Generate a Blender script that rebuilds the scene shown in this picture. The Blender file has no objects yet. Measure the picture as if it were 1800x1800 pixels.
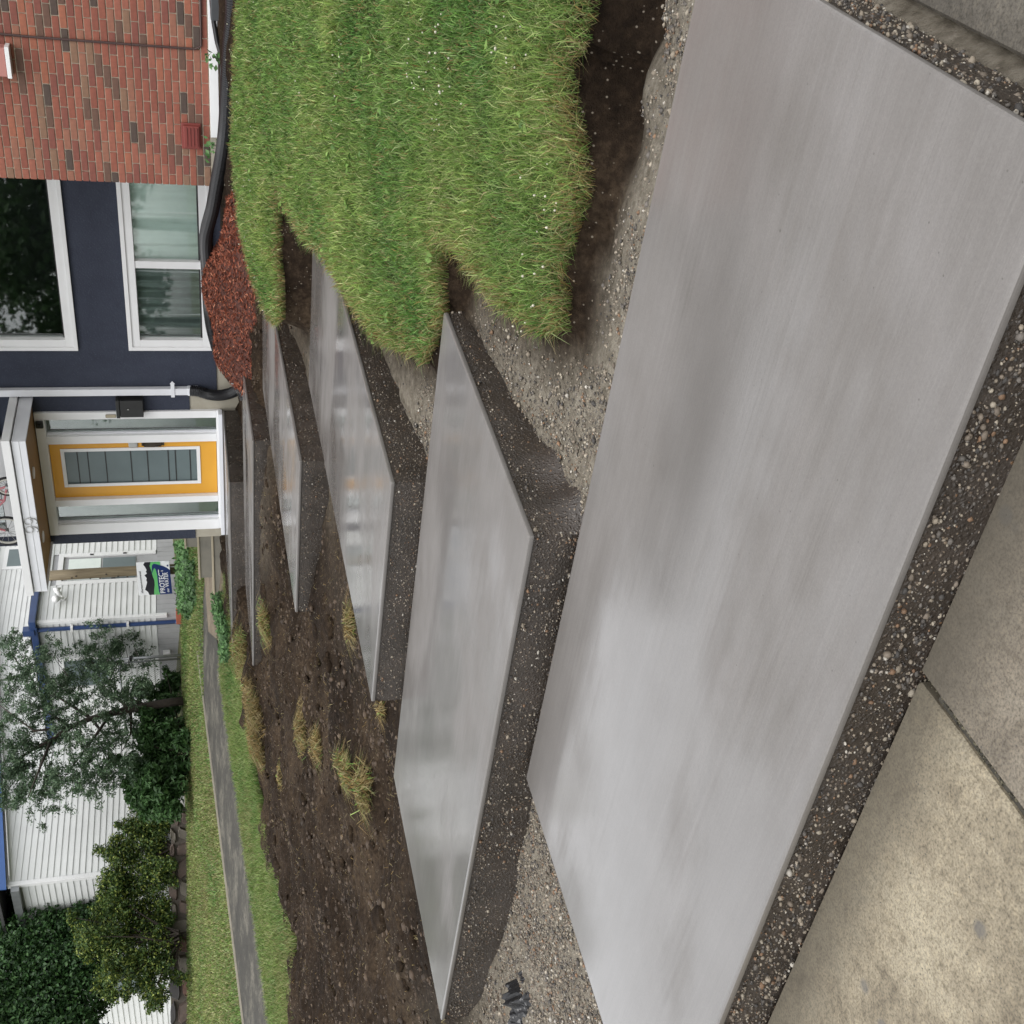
import bpy, bmesh, math, random
import numpy as np
from mathutils import Vector, Matrix
SC = bpy.context.scene
COL = SC.collection
RNG = np.random.default_rng(7)
random.seed(7)

# ------------------------------------------------------------------ camera
YAW, PITCH, ROLL, FPX = math.radians(38.0794), math.radians(15.6499), math.radians(2.2794), 1965.70
HC = 1.325
def _axes():
    cy, sy = math.cos(YAW), math.sin(YAW)
    fwd = np.array([-sy*math.cos(PITCH), cy*math.cos(PITCH), -math.sin(PITCH)])
    right = np.array([cy, sy, 0.0]); down = np.cross(fwd, right)
    c, s = math.cos(ROLL), math.sin(ROLL)
    return c*right + s*down, -s*right + c*down, fwd
AR, AD, AF = _axes()
cam_d = bpy.data.cameras.new('camera')
cam = bpy.data.objects.new('camera', cam_d); COL.objects.link(cam)
m = Matrix.Identity(4)
for i in range(3):                      # the phone was held sideways: picture right = down in the place
    m[i][0], m[i][1], m[i][2] = AD[i], AR[i], -AF[i]
m[2][3] = HC
cam.matrix_world = m
cam_d.sensor_width = 36.0; cam_d.lens = 36.0*FPX/1800.0
cam_d.clip_start = 0.05; cam_d.clip_end = 900.0
SC.camera = cam
CAMP = np.array([0, 0, HC])
def ray(ix, iy):
    u, v = 900.0 - iy, ix - 900.0
    return AR*u + AD*v + AF*FPX
def oz(p, z): d = ray(*p); return CAMP + d*(z - HC)/d[2]
def oy(p, y): d = ray(*p); return CAMP + d*y/d[1]
def ox(p, x): d = ray(*p); return CAMP + d*x/d[0]
def opl(p, a, s, sx): d = ray(*p); return CAMP + d*(a - HC)/(d[2] - s*d[1] - sx*d[0])
def oP(p): return opl(p, -.856, .06, -.1)
def oL(p): return opl(p, -.16, .11, 0.0)

# ------------------------------------------------------------------ sky, sun, exposure
SUN_EL, SUN_AZ = math.radians(66), math.radians(140)      # overcast: a wide soft sun
wd = bpy.data.worlds.new('World'); SC.world = wd; wd.use_nodes = True
nt = wd.node_tree
for n in list(nt.nodes): nt.nodes.remove(n)
sky = nt.nodes.new('ShaderNodeTexSky'); sky.sky_type = 'NISHITA'; sky.sun_disc = False
sky.sun_elevation = SUN_EL; sky.sun_rotation = SUN_AZ; sky.air_density = 1.0; sky.dust_density = 2.0; sky.ozone_density = 1.0
hs = nt.nodes.new('ShaderNodeHueSaturation'); hs.inputs['Saturation'].default_value = 0.10
bg = nt.nodes.new('ShaderNodeBackground'); bg.inputs['Strength'].default_value = 0.15
wo = nt.nodes.new('ShaderNodeOutputWorld')
nt.links.new(sky.outputs[0], hs.inputs['Color']); nt.links.new(hs.outputs[0], bg.inputs[0]); nt.links.new(bg.outputs[0], wo.inputs[0])
sl = bpy.data.lights.new('sun', 'SUN'); sl.energy = .8; sl.angle = math.radians(60); sl.color = (1.0, .97, .93)
so = bpy.data.objects.new('sun', sl); COL.objects.link(so)
dirv = Vector((math.sin(SUN_AZ)*math.cos(SUN_EL), math.cos(SUN_AZ)*math.cos(SUN_EL), math.sin(SUN_EL)))
so.rotation_euler = dirv.to_track_quat('Z', 'Y').to_euler()
vs = SC.view_settings; vs.view_transform = 'Standard'; vs.look = 'None'; vs.gamma = 1.0; vs.use_curve_mapping = False
vs.exposure = 1.15
SC.cycles.max_bounces = 7; SC.cycles.transparent_max_bounces = 8

# ------------------------------------------------------------------ materials
MATS = {}
def newmat(name):
    mt = bpy.data.materials.new(name); mt.use_nodes = True
    n = mt.node_tree; n.nodes.clear()
    out = n.nodes.new('ShaderNodeOutputMaterial'); b = n.nodes.new('ShaderNodeBsdfPrincipled')
    n.links.new(b.outputs[0], out.inputs[0]); MATS[name] = mt
    return mt, n, b, out
def N(n, t, **kw):
    o = n.nodes.new(t)
    for k, v in kw.items():
        if k.startswith('i_'): o.inputs[k[2:].replace('_', ' ')].default_value = v
        else: setattr(o, k, v)
    return o
def c4(c): return (c[0], c[1], c[2], 1.0)
def coords(n, stretch=(1, 1, 1), kind='Object'):
    tc = N(n, 'ShaderNodeTexCoord'); mp = N(n, 'ShaderNodeMapping'); mp.inputs['Scale'].default_value = stretch
    n.links.new(tc.outputs[kind], mp.inputs[0]); return mp.outputs[0]
def noise(n, vec, scale, detail=5, rough=.55):
    t = N(n, 'ShaderNodeTexNoise'); t.inputs['Scale'].default_value = scale; t.inputs['Detail'].default_value = detail; t.inputs['Roughness'].default_value = rough
    n.links.new(vec, t.inputs['Vector']); return t.outputs['Fac']
def ramp(n, fac, stops, interp='LINEAR'):
    r = N(n, 'ShaderNodeValToRGB'); r.color_ramp.interpolation = interp
    e = r.color_ramp.elements
    while len(e) < len(stops): e.new(0.5)
    for el, (p, c) in zip(e, stops): el.position = p; el.color = c4(c) if not isinstance(c, float) else (c, c, c, 1)
    n.links.new(fac, r.inputs[0]); return r.outputs[0]
def mix(n, fac, a, b, mode='MIX'):
    x = N(n, 'ShaderNodeMix', data_type='RGBA', blend_type=mode)
    for sock, v in ((x.inputs[0], fac), (x.inputs[6], a), (x.inputs[7], b)):
        if isinstance(v, bpy.types.NodeSocket): n.links.new(v, sock)
        elif isinstance(v, (int, float)): sock.default_value = v
        else: sock.default_value = c4(v)
    return x.outputs[2]
def bump(n, b, h, strength=.4, dist=.01):
    bp = N(n, 'ShaderNodeBump'); bp.inputs['Strength'].default_value = strength; bp.inputs['Distance'].default_value = dist
    n.links.new(h, bp.inputs['Height']); n.links.new(bp.outputs[0], b.inputs['Normal']); return bp
def simple(name, c1, c2=None, scale=12, rough=.7, bs=0, bscale=60, spec=.5, stretch=(1, 1, 1), metal=0.0, bdist=.004):
    mt, n, b, _ = newmat(name); v = coords(n, stretch)
    if c2 is None: c2 = tuple(x*.8 for x in c1)
    n.links.new(ramp(n, noise(n, v, scale), [(.3, c1), (.7, c2)]), b.inputs['Base Color'])
    b.inputs['Roughness'].default_value = rough; b.inputs['Specular IOR Level'].default_value = spec; b.inputs['Metallic'].default_value = metal
    if bs: bump(n, b, noise(n, v, bscale, 4), bs, bdist)
    return mt
def attr_mat(name, rough=.6, spec=.3, trans=0.0, tint=None):
    mt, n, b, out = newmat(name)
    a = N(n, 'ShaderNodeAttribute', attribute_name='col')
    n.links.new(a.outputs['Color'], b.inputs['Base Color'])
    b.inputs['Roughness'].default_value = rough; b.inputs['Specular IOR Level'].default_value = spec
    if trans:
        t = N(n, 'ShaderNodeBsdfTranslucent'); n.links.new(a.outputs['Color'], t.inputs[0])
        mx = N(n, 'ShaderNodeMixShader'); mx.inputs[0].default_value = trans
        n.links.new(b.outputs[0], mx.inputs[1]); n.links.new(t.outputs[0], mx.inputs[2]); n.links.new(mx.outputs[0], out.inputs[0])
    return mt

def mat_tread():
    mt, n, b, _ = newmat('fresh_wet_concrete')
    v = coords(n); vx = coords(n, (.60, 1.5, 1)); vf = coords(n, (.5, 190.0, 1)); vs_ = coords(n, (.8, 1.4, 1))
    base = ramp(n, noise(n, vs_, 1.5, 5), [(.3, (.118, .109, .101)), (.5, (.140, .131, .123)), (.72, (.162, .152, .145))])
    colr = mix(n, 1.0, base, ramp(n, noise(n, coords(n, (.6, 60, 1)), 2.2, 4, .6), [(.3, (.94, .94, .94)), (.7, (1.05, 1.05, 1.05))]), 'MULTIPLY')
    colr = mix(n, 1.0, colr, ramp(n, noise(n, v, 190, 3, .7), [(.3, (.90, .90, .90)), (.7, (1.08, 1.08, 1.08))]), 'MULTIPLY')
    for sc_, lim in ((11, .045), (31, .085)):
        vo = N(n, 'ShaderNodeTexVoronoi'); vo.inputs['Scale'].default_value = sc_; vo.inputs['Randomness'].default_value = 1.0
        n.links.new(v, vo.inputs['Vector']); sp_ = N(n, 'ShaderNodeSeparateColor'); n.links.new(vo.outputs['Color'], sp_.inputs[0])
        big = mix(n, 1.0, ramp(n, noise(n, v, 2.0, 2), [(.45, 0.0), (.6, 1.0)]), ramp(n, sp_.outputs[0], [(.62, 0.0), (.64, 1.0)]), 'MULTIPLY')
        dot = ramp(n, vo.outputs['Distance'], [(.0, .85), (lim*.6, .85), (lim, 0.0)])
        colr = mix(n, mix(n, 1.0, dot, big, 'MULTIPLY'), colr, (.075, .07, .063))
    mud = mix(n, .15, noise(n, coords(n, (.8, 1.5, 1)), 1.7, 6, .6), noise(n, coords(n, (.6, 40, 1)), 2.0, 4, .6))
    colr = mix(n, ramp(n, mud, [(.50, 0.0), (.68, .34)]), colr, (.062, .053, .042))
    n.links.new(colr, b.inputs['Base Color'])
    wm = mix(n, .55, noise(n, vx, 1.3, 4, .5), noise(n, vs_, .9, 3))
    n.links.new(ramp(n, wm, [(.36, .36), (.48, .48), (.62, .62)]), b.inputs['Roughness'])
    wet = mix(n, .12, noise(n, coords(n, (.7, 1.2, 1)), 1.3, 4, .55), noise(n, coords(n, (.5, 30, 1)), 2.6, 4, .55))
    n.links.new(ramp(n, wet, [(.38, 1.0), (.50, .8), (.62, .05)]), b.inputs['Coat Weight'])
    n.links.new(ramp(n, wet, [(.40, .035), (.56, .16)]), b.inputs['Coat Roughness']); b.inputs['Coat IOR'].default_value = 1.65
    b.inputs['Specular IOR Level'].default_value = .55
    h = noise(n, vf, 1.0, 3, .5); und = noise(n, v, 2.2, 3); fine = noise(n, v, 260, 2)
    patch_ = ramp(n, noise(n, vs_, 1.3, 2), [(.40, .25), (.60, 1.0)])
    hm = mix(n, .3, mix(n, 1.0, h, noise(n, vs_, 1.3, 2), 'MULTIPLY'), fine)
    b1 = bump(n, b, hm, .55, .0022)
    cb_ = N(n, 'ShaderNodeBump'); cb_.inputs['Strength'].default_value = .12; cb_.inputs['Distance'].default_value = .002; n.links.new(hm, cb_.inputs['Height']); n.links.new(cb_.outputs[0], b.inputs['Coat Normal'])
    b2 = N(n, 'ShaderNodeBump'); b2.inputs['Strength'].default_value = .18; b2.inputs['Distance'].default_value = .012; n.links.new(und, b2.inputs['Height']); n.links.new(b2.outputs[0], b1.inputs['Normal'])
    return mt
def mat_aggregate(name='exposed_aggregate', dark=(.036, .0295, .024), scale=95):
    mt, n, b, _ = newmat(name); v = coords(n)
    wv = N(n, 'ShaderNodeTexNoise'); wv.inputs['Scale'].default_value = 30; n.links.new(v, wv.inputs['Vector'])
    vv = mix(n, .02, v, wv.outputs['Color'])
    def vor(sc):
        t = N(n, 'ShaderNodeTexVoronoi'); t.inputs['Scale'].default_value = sc; t.inputs['Randomness'].default_value = 1.0; n.links.new(vv, t.inputs['Vector']); return t
    a = vor(scale); c = vor(scale*2.4)
    sep = N(n, 'ShaderNodeSeparateColor'); n.links.new(a.outputs['Color'], sep.inputs[0])
    peb = ramp(n, sep.outputs[0], [(0, (.05, .045, .04)), (.25, (.09, .07, .053)), (.45, (.17, .138, .10)), (.6, (.07, .06, .05)), (.78, (.22, .185, .145)), (.9, (.15, .09, .05)), (.97, (.38, .35, .31))], 'CONSTANT')
    sep2 = N(n, 'ShaderNodeSeparateColor'); n.links.new(c.outputs['Color'], sep2.inputs[0])
    sand = ramp(n, sep2.outputs[1], [(0, dark), (.55, tuple(x*1.5 for x in dark)), (.82, (.085, .068, .052)), (.95, (.17, .145, .12))], 'CONSTANT')
    gate = ramp(n, sep.outputs[1], [(.66, 0.0), (.68, 1.0)])
    edge = ramp(n, a.outputs['Distance'], [(.0, 1.0), (.30, 1.0), (.36, 0.0)])
    msk = mix(n, 1.0, gate, edge, 'MULTIPLY')
    edge2 = ramp(n, c.outputs['Distance'], [(.2, 1.0), (.34, 0.0)])
    cem = mix(n, edge2, dark, sand)
    big = ramp(n, noise(n, v, 6, 4), [(.35, (.75, .72, .7)), (.7, (1.25, 1.2, 1.18))])
    colr = mix(n, 1.0, mix(n, msk, cem, peb), big, 'MULTIPLY')
    n.links.new(colr, b.inputs['Base Color'])
    n.links.new(ramp(n, noise(n, v, 8, 3), [(.4, .22), (.65, .5)]), b.inputs['Roughness'])
    b.inputs['Specular IOR Level'].default_value = .5
    hh = mix(n, .5, ramp(n, a.outputs['Distance'], [(.0, 1.0), (.5, 0.0)]), noise(n, v, 160, 4))
    bump(n, b, hh, .9, .006)
    return mt
def mat_soil():
    mt, n, b, _ = newmat('damp_soil'); v = coords(n)
    big = noise(n, v, 1.3, 5); fin = noise(n, v, 26, 6, .7)
    c = ramp(n, mix(n, .5, big, fin), [(.36, (.010, .0065, .0042)), (.5, (.027, .018, .0115)), (.63, (.070, .049, .031))])
    a = N(n, 'ShaderNodeAttribute', attribute_name='gravel')
    gcol = ramp(n, fin, [(.3, (.11, .095, .072)), (.5, (.22, .195, .155)), (.7, (.33, .30, .245))])
    c2 = mix(n, a.outputs['Fac'], c, gcol)
    vo = N(n, 'ShaderNodeTexVoronoi'); vo.inputs['Scale'].default_value = 70; n.links.new(v, vo.inputs['Vector'])
    sp = N(n, 'ShaderNodeSeparateColor'); n.links.new(vo.outputs['Color'], sp.inputs[0])
    fleck = mix(n, 1.0, ramp(n, sp.outputs[0], [(.90, 0.0), (.91, 1.0)]), ramp(n, vo.outputs['Distance'], [(.22, 1.0), (.3, 0.0)]), 'MULTIPLY')
    c3 = mix(n, fleck, c2, (.22, .19, .15))
    n.links.new(c3, b.inputs['Base Color']); b.inputs['Roughness'].default_value = .8; b.inputs['Specular IOR Level'].default_value = .08
    bump(n, b, mix(n, .5, noise(n, v, 90, 6, .75), noise(n, v, 18, 6, .7)), 1.0, .035)
    return mt
def mapr(n, val, a, b_):
    r = N(n, 'ShaderNodeMapRange'); r.inputs[1].default_value = a; r.inputs[2].default_value = b_; n.links.new(val, r.inputs[0]); return r.outputs[0]
def mat_pavement(name, c1, c2, c3, damp=False):
    mt, n, b, _ = newmat(name); v = coords(n)
    blot = noise(n, v, 2.3, 6, .6); mid = noise(n, v, 14, 6, .7); fin = noise(n, v, 160, 3, .7)
    c = ramp(n, mix(n, .45, blot, mid), [(.34, c1), (.5, c2), (.68, c3)])
    c = mix(n, .9, c, ramp(n, fin, [(.35, (.5, .47, .42)), (.5, (1, 1, 1)), (.66, (1.3, 1.27, 1.2))]), 'MULTIPLY')
    c = mix(n, .8, c, ramp(n, noise(n, v, 45, 4, .7), [(.35, (.66, .64, .6)), (.5, (1, 1, 1)), (.68, (1.2, 1.18, 1.13))]), 'MULTIPLY')
    vo = N(n, 'ShaderNodeTexVoronoi'); vo.inputs['Scale'].default_value = 9; n.links.new(coords(n, (1, 1.0, 1)), vo.inputs['Vector'])
    sp = N(n, 'ShaderNodeSeparateColor'); n.links.new(vo.outputs['Color'], sp.inputs[0])
    st = mix(n, 1.0, ramp(n, sp.outputs[0], [(.72, 0.0), (.74, 1.0)]), ramp(n, vo.outputs['Distance'], [(.12, .75), (.2, 0.0)]), 'MULTIPLY')
    c = mix(n, st, c, (.09, .085, .078))
    vp = N(n, 'ShaderNodeTexVoronoi'); vp.inputs['Scale'].default_value = 55; n.links.new(v, vp.inputs['Vector'])
    pit = ramp(n, vp.outputs['Distance'], [(.07, 1.0), (.12, 0.0)])
    sp2 = N(n, 'ShaderNodeSeparateColor'); n.links.new(vp.outputs['Color'], sp2.inputs[0])
    pit = mix(n, 1.0, pit, ramp(n, sp2.outputs[0], [(.6, 0.0), (.62, 1.0)]), 'MULTIPLY')
    c = mix(n, pit, c, (.05, .047, .04))
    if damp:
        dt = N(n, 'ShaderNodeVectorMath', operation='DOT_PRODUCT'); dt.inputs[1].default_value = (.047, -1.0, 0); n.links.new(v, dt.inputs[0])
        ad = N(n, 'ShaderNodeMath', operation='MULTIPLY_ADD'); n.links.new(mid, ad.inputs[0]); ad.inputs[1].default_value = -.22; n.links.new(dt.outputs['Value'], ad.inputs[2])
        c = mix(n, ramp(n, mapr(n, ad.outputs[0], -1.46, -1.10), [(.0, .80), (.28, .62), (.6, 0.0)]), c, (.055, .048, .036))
    n.links.new(c, b.inputs['Base Color']); b.inputs['Roughness'].default_value = .75
    bump(n, b, mix(n, .4, fin, mid), .35, .003)
    return mt
def mat_brick():
    mt, n, b, _ = newmat('red_brick'); v = coords(n)
    oi = N(n, 'ShaderNodeObjectInfo')
    c = ramp(n, oi.outputs['Random'], [(0, (.26, .085, .055)), (.18, (.235, .075, .05)), (.32, (.285, .10, .066)), (.46, (.205, .068, .05)), (.60, (.27, .115, .075)), (.70, (.13, .07, .05)), (.82, (.078, .054, .044)), (.89, (.22, .125, .08)), (.95, (.31, .11, .065))], 'CONSTANT')
    g = ramp(n, noise(n, v, 22, 5, .7), [(.3, (.78, .78, .78)), (.7, (1.18, 1.15, 1.12))])
    n.links.new(mix(n, 1.0, c, g, 'MULTIPLY'), b.inputs['Base Color']); b.inputs['Roughness'].default_value = .78
    bump(n, b, noise(n, v, 140, 4, .7), .5, .002)
    return mt
def mat_stucco():
    mt, n, b, _ = newmat('navy_stucco'); v = coords(n)
    c = ramp(n, noise(n, v, 3, 6, .7), [(.3, (.022, .027, .046)), (.7, (.035, .042, .065))])
    vo = N(n, 'ShaderNodeTexVoronoi'); vo.inputs['Scale'].default_value = 45; n.links.new(v, vo.inputs['Vector'])
    c = mix(n, ramp(n, vo.outputs['Distance'], [(.10, .6), (.24, 0.0)]), c, (.075, .085, .115))
    n.links.new(c, b.inputs['Base Color']); b.inputs['Roughness'].default_value = .82
    bump(n, b, mix(n, .5, vo.outputs['Distance'], noise(n, v, 120, 4)), .8, .006)
    return mt
def mat_glass(name, tint=(.85, .93, .9)):
    mt = bpy.data.materials.new(name); mt.use_nodes = True; n = mt.node_tree; n.nodes.clear(); MATS[name] = mt
    out = N(n, 'ShaderNodeOutputMaterial'); tr = N(n, 'ShaderNodeBsdfTransparent'); gl = N(n, 'ShaderNodeBsdfGlossy'); fr = N(n, 'ShaderNodeFresnel'); mx = N(n, 'ShaderNodeMixShader')
    tr.inputs[0].default_value = c4(tint); gl.inputs['Roughness'].default_value = .02; gl.inputs[0].default_value = (1, 1, 1, 1); fr.inputs['IOR'].default_value = 1.55
    ad = N(n, 'ShaderNodeMath', operation='ADD'); ad.inputs[1].default_value = .02; n.links.new(fr.outputs[0], ad.inputs[0])
    n.links.new(ad.outputs[0], mx.inputs[0]); n.links.new(tr.outputs[0], mx.inputs[1]); n.links.new(gl.outputs[0], mx.inputs[2]); n.links.new(mx.outputs[0], out.inputs[0])
    return mt
def mat_wood(name, c1, c2, axis=2, rough=.7):
    s = [14, 14, 14]; s[axis] = 1.0
    return simple(name, c1, c2, 3, rough, .3, 8, stretch=tuple(s))

mat_tread(); mat_aggregate(); mat_soil(); mat_brick(); mat_stucco(); mat_glass('window_glass', (.94, .98, .965)); mat_glass('door_glass', (.55, .62, .62))
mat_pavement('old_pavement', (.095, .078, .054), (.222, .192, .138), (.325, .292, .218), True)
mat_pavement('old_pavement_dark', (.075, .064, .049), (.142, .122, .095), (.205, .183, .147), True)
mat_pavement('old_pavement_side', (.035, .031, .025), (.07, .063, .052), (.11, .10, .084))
mat_pavement('path_concrete', (.016, .0145, .011), (.040, .037, .029), (.17, .158, .128))
mat_pavement('sandy_concrete', (.10, .075, .048), (.17, .135, .092), (.24, .20, .145))
attr_mat('grass_blade', .55, .25, .30); attr_mat('leaf', .5, .35, .28); attr_mat('pebble', .6, .25); attr_mat('mulch_shred', .7, .3)
simple('white_trim', (.80, .80, .80), (.75, .75, .75), 4, .35)
simple('white_metal', (.74, .75, .78), (.68, .69, .72), 5, .3)
simple('white_siding', (.70, .71, .70), (.63, .64, .63), 2.5, .5)
simple('grey_skirt', (.42, .42, .43), (.34, .34, .35), 3, .6)
simple('blue_gutter', (.030, .060, .16), (.022, .046, .13), 4, .35)
simple('bright_blue_fascia', (.05, .12, .33), (.04, .10, .28), 3, .45)
simple('mortar', (.56, .49, .39), (.46, .40, .31), 40, .9, .4, 80)
simple('beige_foundation', (.40, .37, .30), (.33, .30, .24), 7, .85, .3, 60)
simple('yellow_paint', (.72, .36, .035), (.68, .33, .03), 3, .38)
simple('soffit_wood', (.30, .17, .055), (.24, .13, .04), 2, .6, stretch=(1, 12, 1))
simple('black_plastic', (.014, .014, .016), (.010, .010, .011), 20, .38)
simple('black_sheet', (.012, .012, .013), (.03, .03, .032), 6, .22)
simple('black_metal', (.018, .018, .018), (.012, .012, .012), 9, .42)
simple('dark_room', (.010, .012, .011), (.006, .007, .007), 2, .9)
simple('curtain_fabric', (.80, .86, .82), (.72, .79, .75), 6, .8)
simple('dark_curtain', (.24, .28, .265), (.19, .225, .215), 6, .8)
simple('door_panel_glass', (.13, .17, .175), (.11, .145, .15), 3, .28)
simple('bronze', (.09, .075, .06), (.06, .05, .04), 20, .3, metal=.8)
simple('galvanised', (.36, .37, .38), (.28, .29, .30), 10, .42, metal=.6)
simple('bark', (.045, .034, .026), (.025, .019, .015), 20, .85, .6, 40)
mat_wood('post_wood', (.20, .16, .095), (.105, .08, .048)); mat_wood('fence_brown', (.05, .032, .026), (.03, .02, .018))
simple('step_concrete', (.23, .215, .175), (.165, .155, .13), 5, .8, .3, 50)
simple('step_nosing', (.40, .35, .25), (.34, .30, .22), 8, .8)
simple('red_paint', (.22, .045, .035), (.18, .036, .03), 6, .5)
simple('pink_box', (.45, .20, .17), (.40, .17, .15), 6, .5)
simple('cable_brown', (.06, .03, .025), (.045, .022, .02), 9, .6)
simple('orange_cord', (.35, .10, .04), (.30, .08, .03), 9, .5)
simple('sign_white', (.80, .81, .83), (.77, .78, .80), 3, .45); simple('sign_black', (.012, .012, .018), (.018, .018, .024), 6, .45)
simple('sign_green', (.13, .48, .16), (.12, .45, .15), 4, .45); simple('sign_navy', (.012, .030, .13), (.012, .028, .12), 4, .45); simple('sign_blue', (.04, .12, .28), (.04, .11, .26), 4, .45)
simple('number_metal', (.48, .48, .47), (.40, .40, .39), 12, .35, metal=.7)
simple('bike_pink', (.55, .20, .22), (.5, .17, .19), 5, .3); simple('tyre_white', (.62, .60, .54), (.56, .54, .48), 5, .6); simple('rubber', (.012, .012, .012), (.02, .02, .02), 9, .7)
simple('stone_a', (.115, .082, .067), (.07, .052, .044), 8, .8, .7, 25); simple('stone_b', (.14, .123, .10), (.09, .08, .066), 8, .8, .7, 25)
simple('stone_c', (.075, .07, .07), (.05, .048, .05), 8, .8, .7, 25); simple('stone_d', (.14, .075, .056), (.09, .05, .04), 8, .8, .7, 25)
simple('stone_mortar', (.10, .085, .07), (.065, .055, .046), 30, .9, .5, 60)
simple('far_grass_ground', (.060, .075, .022), (.095, .095, .035), 3, .9, .5, 40)
simple('roof_felt', (.06, .06, .06), (.04, .04, .04), 8, .9)
simple('clay_red', (.40, .12, .07), (.34, .10, .06), 8, .8); simple('joint_dirt', (.028, .026, .02), (.05, .045, .035), 40, .9, .8, 60)
simple('grey_bin', (.06, .065, .07), (.05, .052, .056), 6, .35)

# ------------------------------------------------------------------ mesh helpers
BASE = {}
def tag(o, label, cat, group=None):
    o['label'] = label; o['category'] = cat
    if group: o['group'] = group
    return o
def thing(name, base, label, cat, group=None):
    o = bpy.data.objects.new(name, None); COL.objects.link(o); o.location = base; o.empty_display_size = .1
    BASE[o.name] = np.array(base, float); return tag(o, label, cat, group)
def link(name, me, mat, parent=None, kind=None, smooth=False):
    if mat is not None: me.materials.append(MATS[mat] if isinstance(mat, str) else mat)
    o = bpy.data.objects.new(name, me); COL.objects.link(o)
    if parent is not None: o.parent = parent
    BASE[o.name] = BASE[parent.name] if parent is not None else np.zeros(3)
    if kind: o['kind'] = kind
    if smooth: me.shade_smooth()
    return o
class MB:
    def __init__(s): s.v = []; s.f = []
    def add(s, v, f):
        k = len(s.v); s.v += [tuple(map(float, p)) for p in v]; s.f += [tuple(i + k for i in q) for q in f]; return s
    def box(s, x0, x1, y0, y1, z0, z1):
        return s.add([(x0, y0, z0), (x1, y0, z0), (x1, y1, z0), (x0, y1, z0), (x0, y0, z1), (x1, y0, z1), (x1, y1, z1), (x0, y1, z1)],
                     [(0, 3, 2, 1), (4, 5, 6, 7), (0, 1, 5, 4), (1, 2, 6, 5), (2, 3, 7, 6), (3, 0, 4, 7)])
    def prism(s, poly, z0, z1):
        n = len(poly); zb = z0 if hasattr(z0, '__len__') else [z0]*n; zt = z1 if hasattr(z1, '__len__') else [z1]*n
        v = [(p[0], p[1], zb[i]) for i, p in enumerate(poly)] + [(p[0], p[1], zt[i]) for i, p in enumerate(poly)]
        f = [tuple(range(n - 1, -1, -1)), tuple(range(n, 2*n))] + [(i, (i + 1) % n, n + (i + 1) % n, n + i) for i in range(n)]
        return s.add(v, f)
    def extr(s, pts, dvec):       # extrude a 3-D polygon along a vector
        n = len(pts); d = np.array(dvec); v = [np.array(p, float) for p in pts] + [np.array(p, float) + d for p in pts]
        return s.add(v, [tuple(range(n - 1, -1, -1)), tuple(range(n, 2*n))] + [(i, (i + 1) % n, n + (i + 1) % n, n + i) for i in range(n)])
    def tube(s, pts, r, seg=8, cap=True, closed=False):
        P = [np.array(p, float) for p in pts]; n = len(P); rr = r if hasattr(r, '__len__') else [r]*n; k = len(s.v); up = None
        for i in range(n):
            a = P[(i - 1) % n] if (closed or i) else P[0]; c = P[(i + 1) % n] if (closed or i < n - 1) else P[-1]
            t = c - a; t = t/(np.linalg.norm(t) + 1e-9)
            if up is None: up = np.array([0, 0, 1.]) if abs(t[2]) < .9 else np.array([1., 0, 0])
            e = np.cross(t, up); e /= np.linalg.norm(e) + 1e-9; g = np.cross(e, t); up = g
            for j in range(seg):
                q = 2*math.pi*j/seg; s.v.append(tuple(P[i] + rr[i]*(math.cos(q)*e + math.sin(q)*g)))
        for i in range(n if closed else n - 1):
            for j in range(seg):
                a0 = k + i*seg; b0 = k + ((i + 1) % n)*seg
                s.f.append((a0 + j, a0 + (j + 1) % seg, b0 + (j + 1) % seg, b0 + j))
        if cap and not closed:
            s.f.append(tuple(k + j for j in range(seg - 1, -1, -1))); s.f.append(tuple(k + (n - 1)*seg + j for j in range(seg)))
        return s
    def build(s, name, mat, parent=None, bevel=0, seg=2, smooth=False, kind=None):
        me = bpy.data.meshes.new(name); off = BASE[parent.name] if parent is not None else np.zeros(3)
        me.from_pydata([tuple(np.array(p) - off) for p in s.v], [], s.f); me.update()
        if bevel:
            bm = bmesh.new(); bm.from_mesh(me); bmesh.ops.bevel(bm, geom=list(bm.edges), offset=bevel, segments=seg, profile=.6, affect='EDGES', clamp_overlap=True); bm.to_mesh(me); bm.free()
        bm = bmesh.new(); bm.from_mesh(me); bmesh.ops.recalc_face_normals(bm, faces=bm.faces); bm.to_mesh(me); bm.free()
        return link(name, me, mat, parent, kind, smooth)
def bulk(name, V, F, mat, parent=None, kind=None, col=None, smooth=False):
    V = np.asarray(V, np.float32); F = np.asarray(F, np.int32)
    if parent is not None: V = V - BASE[parent.name].astype(np.float32)
    me = bpy.data.meshes.new(name); k = F.shape[1]
    me.vertices.add(len(V)); me.vertices.foreach_set('co', V.ravel())
    me.loops.add(F.size); me.loops.foreach_set('vertex_index', F.ravel())
    me.polygons.add(len(F)); me.polygons.foreach_set('loop_start', np.arange(0, F.size, k, dtype=np.int32))
    me.update(calc_edges=True)
    if col is not None:
        a = me.attributes.new('col', 'FLOAT_COLOR', 'POINT'); c = np.ones((len(V), 4), np.float32); c[:, :3] = col; a.data.foreach_set('color', c.ravel())
    if smooth: me.polygons.foreach_set('use_smooth', np.ones(len(F), bool))
    return link(name, me, mat, parent, kind)
def structure(o): o['kind'] = 'structure'; return o
_perm = np.random.default_rng(3).random((256, 256))
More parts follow.
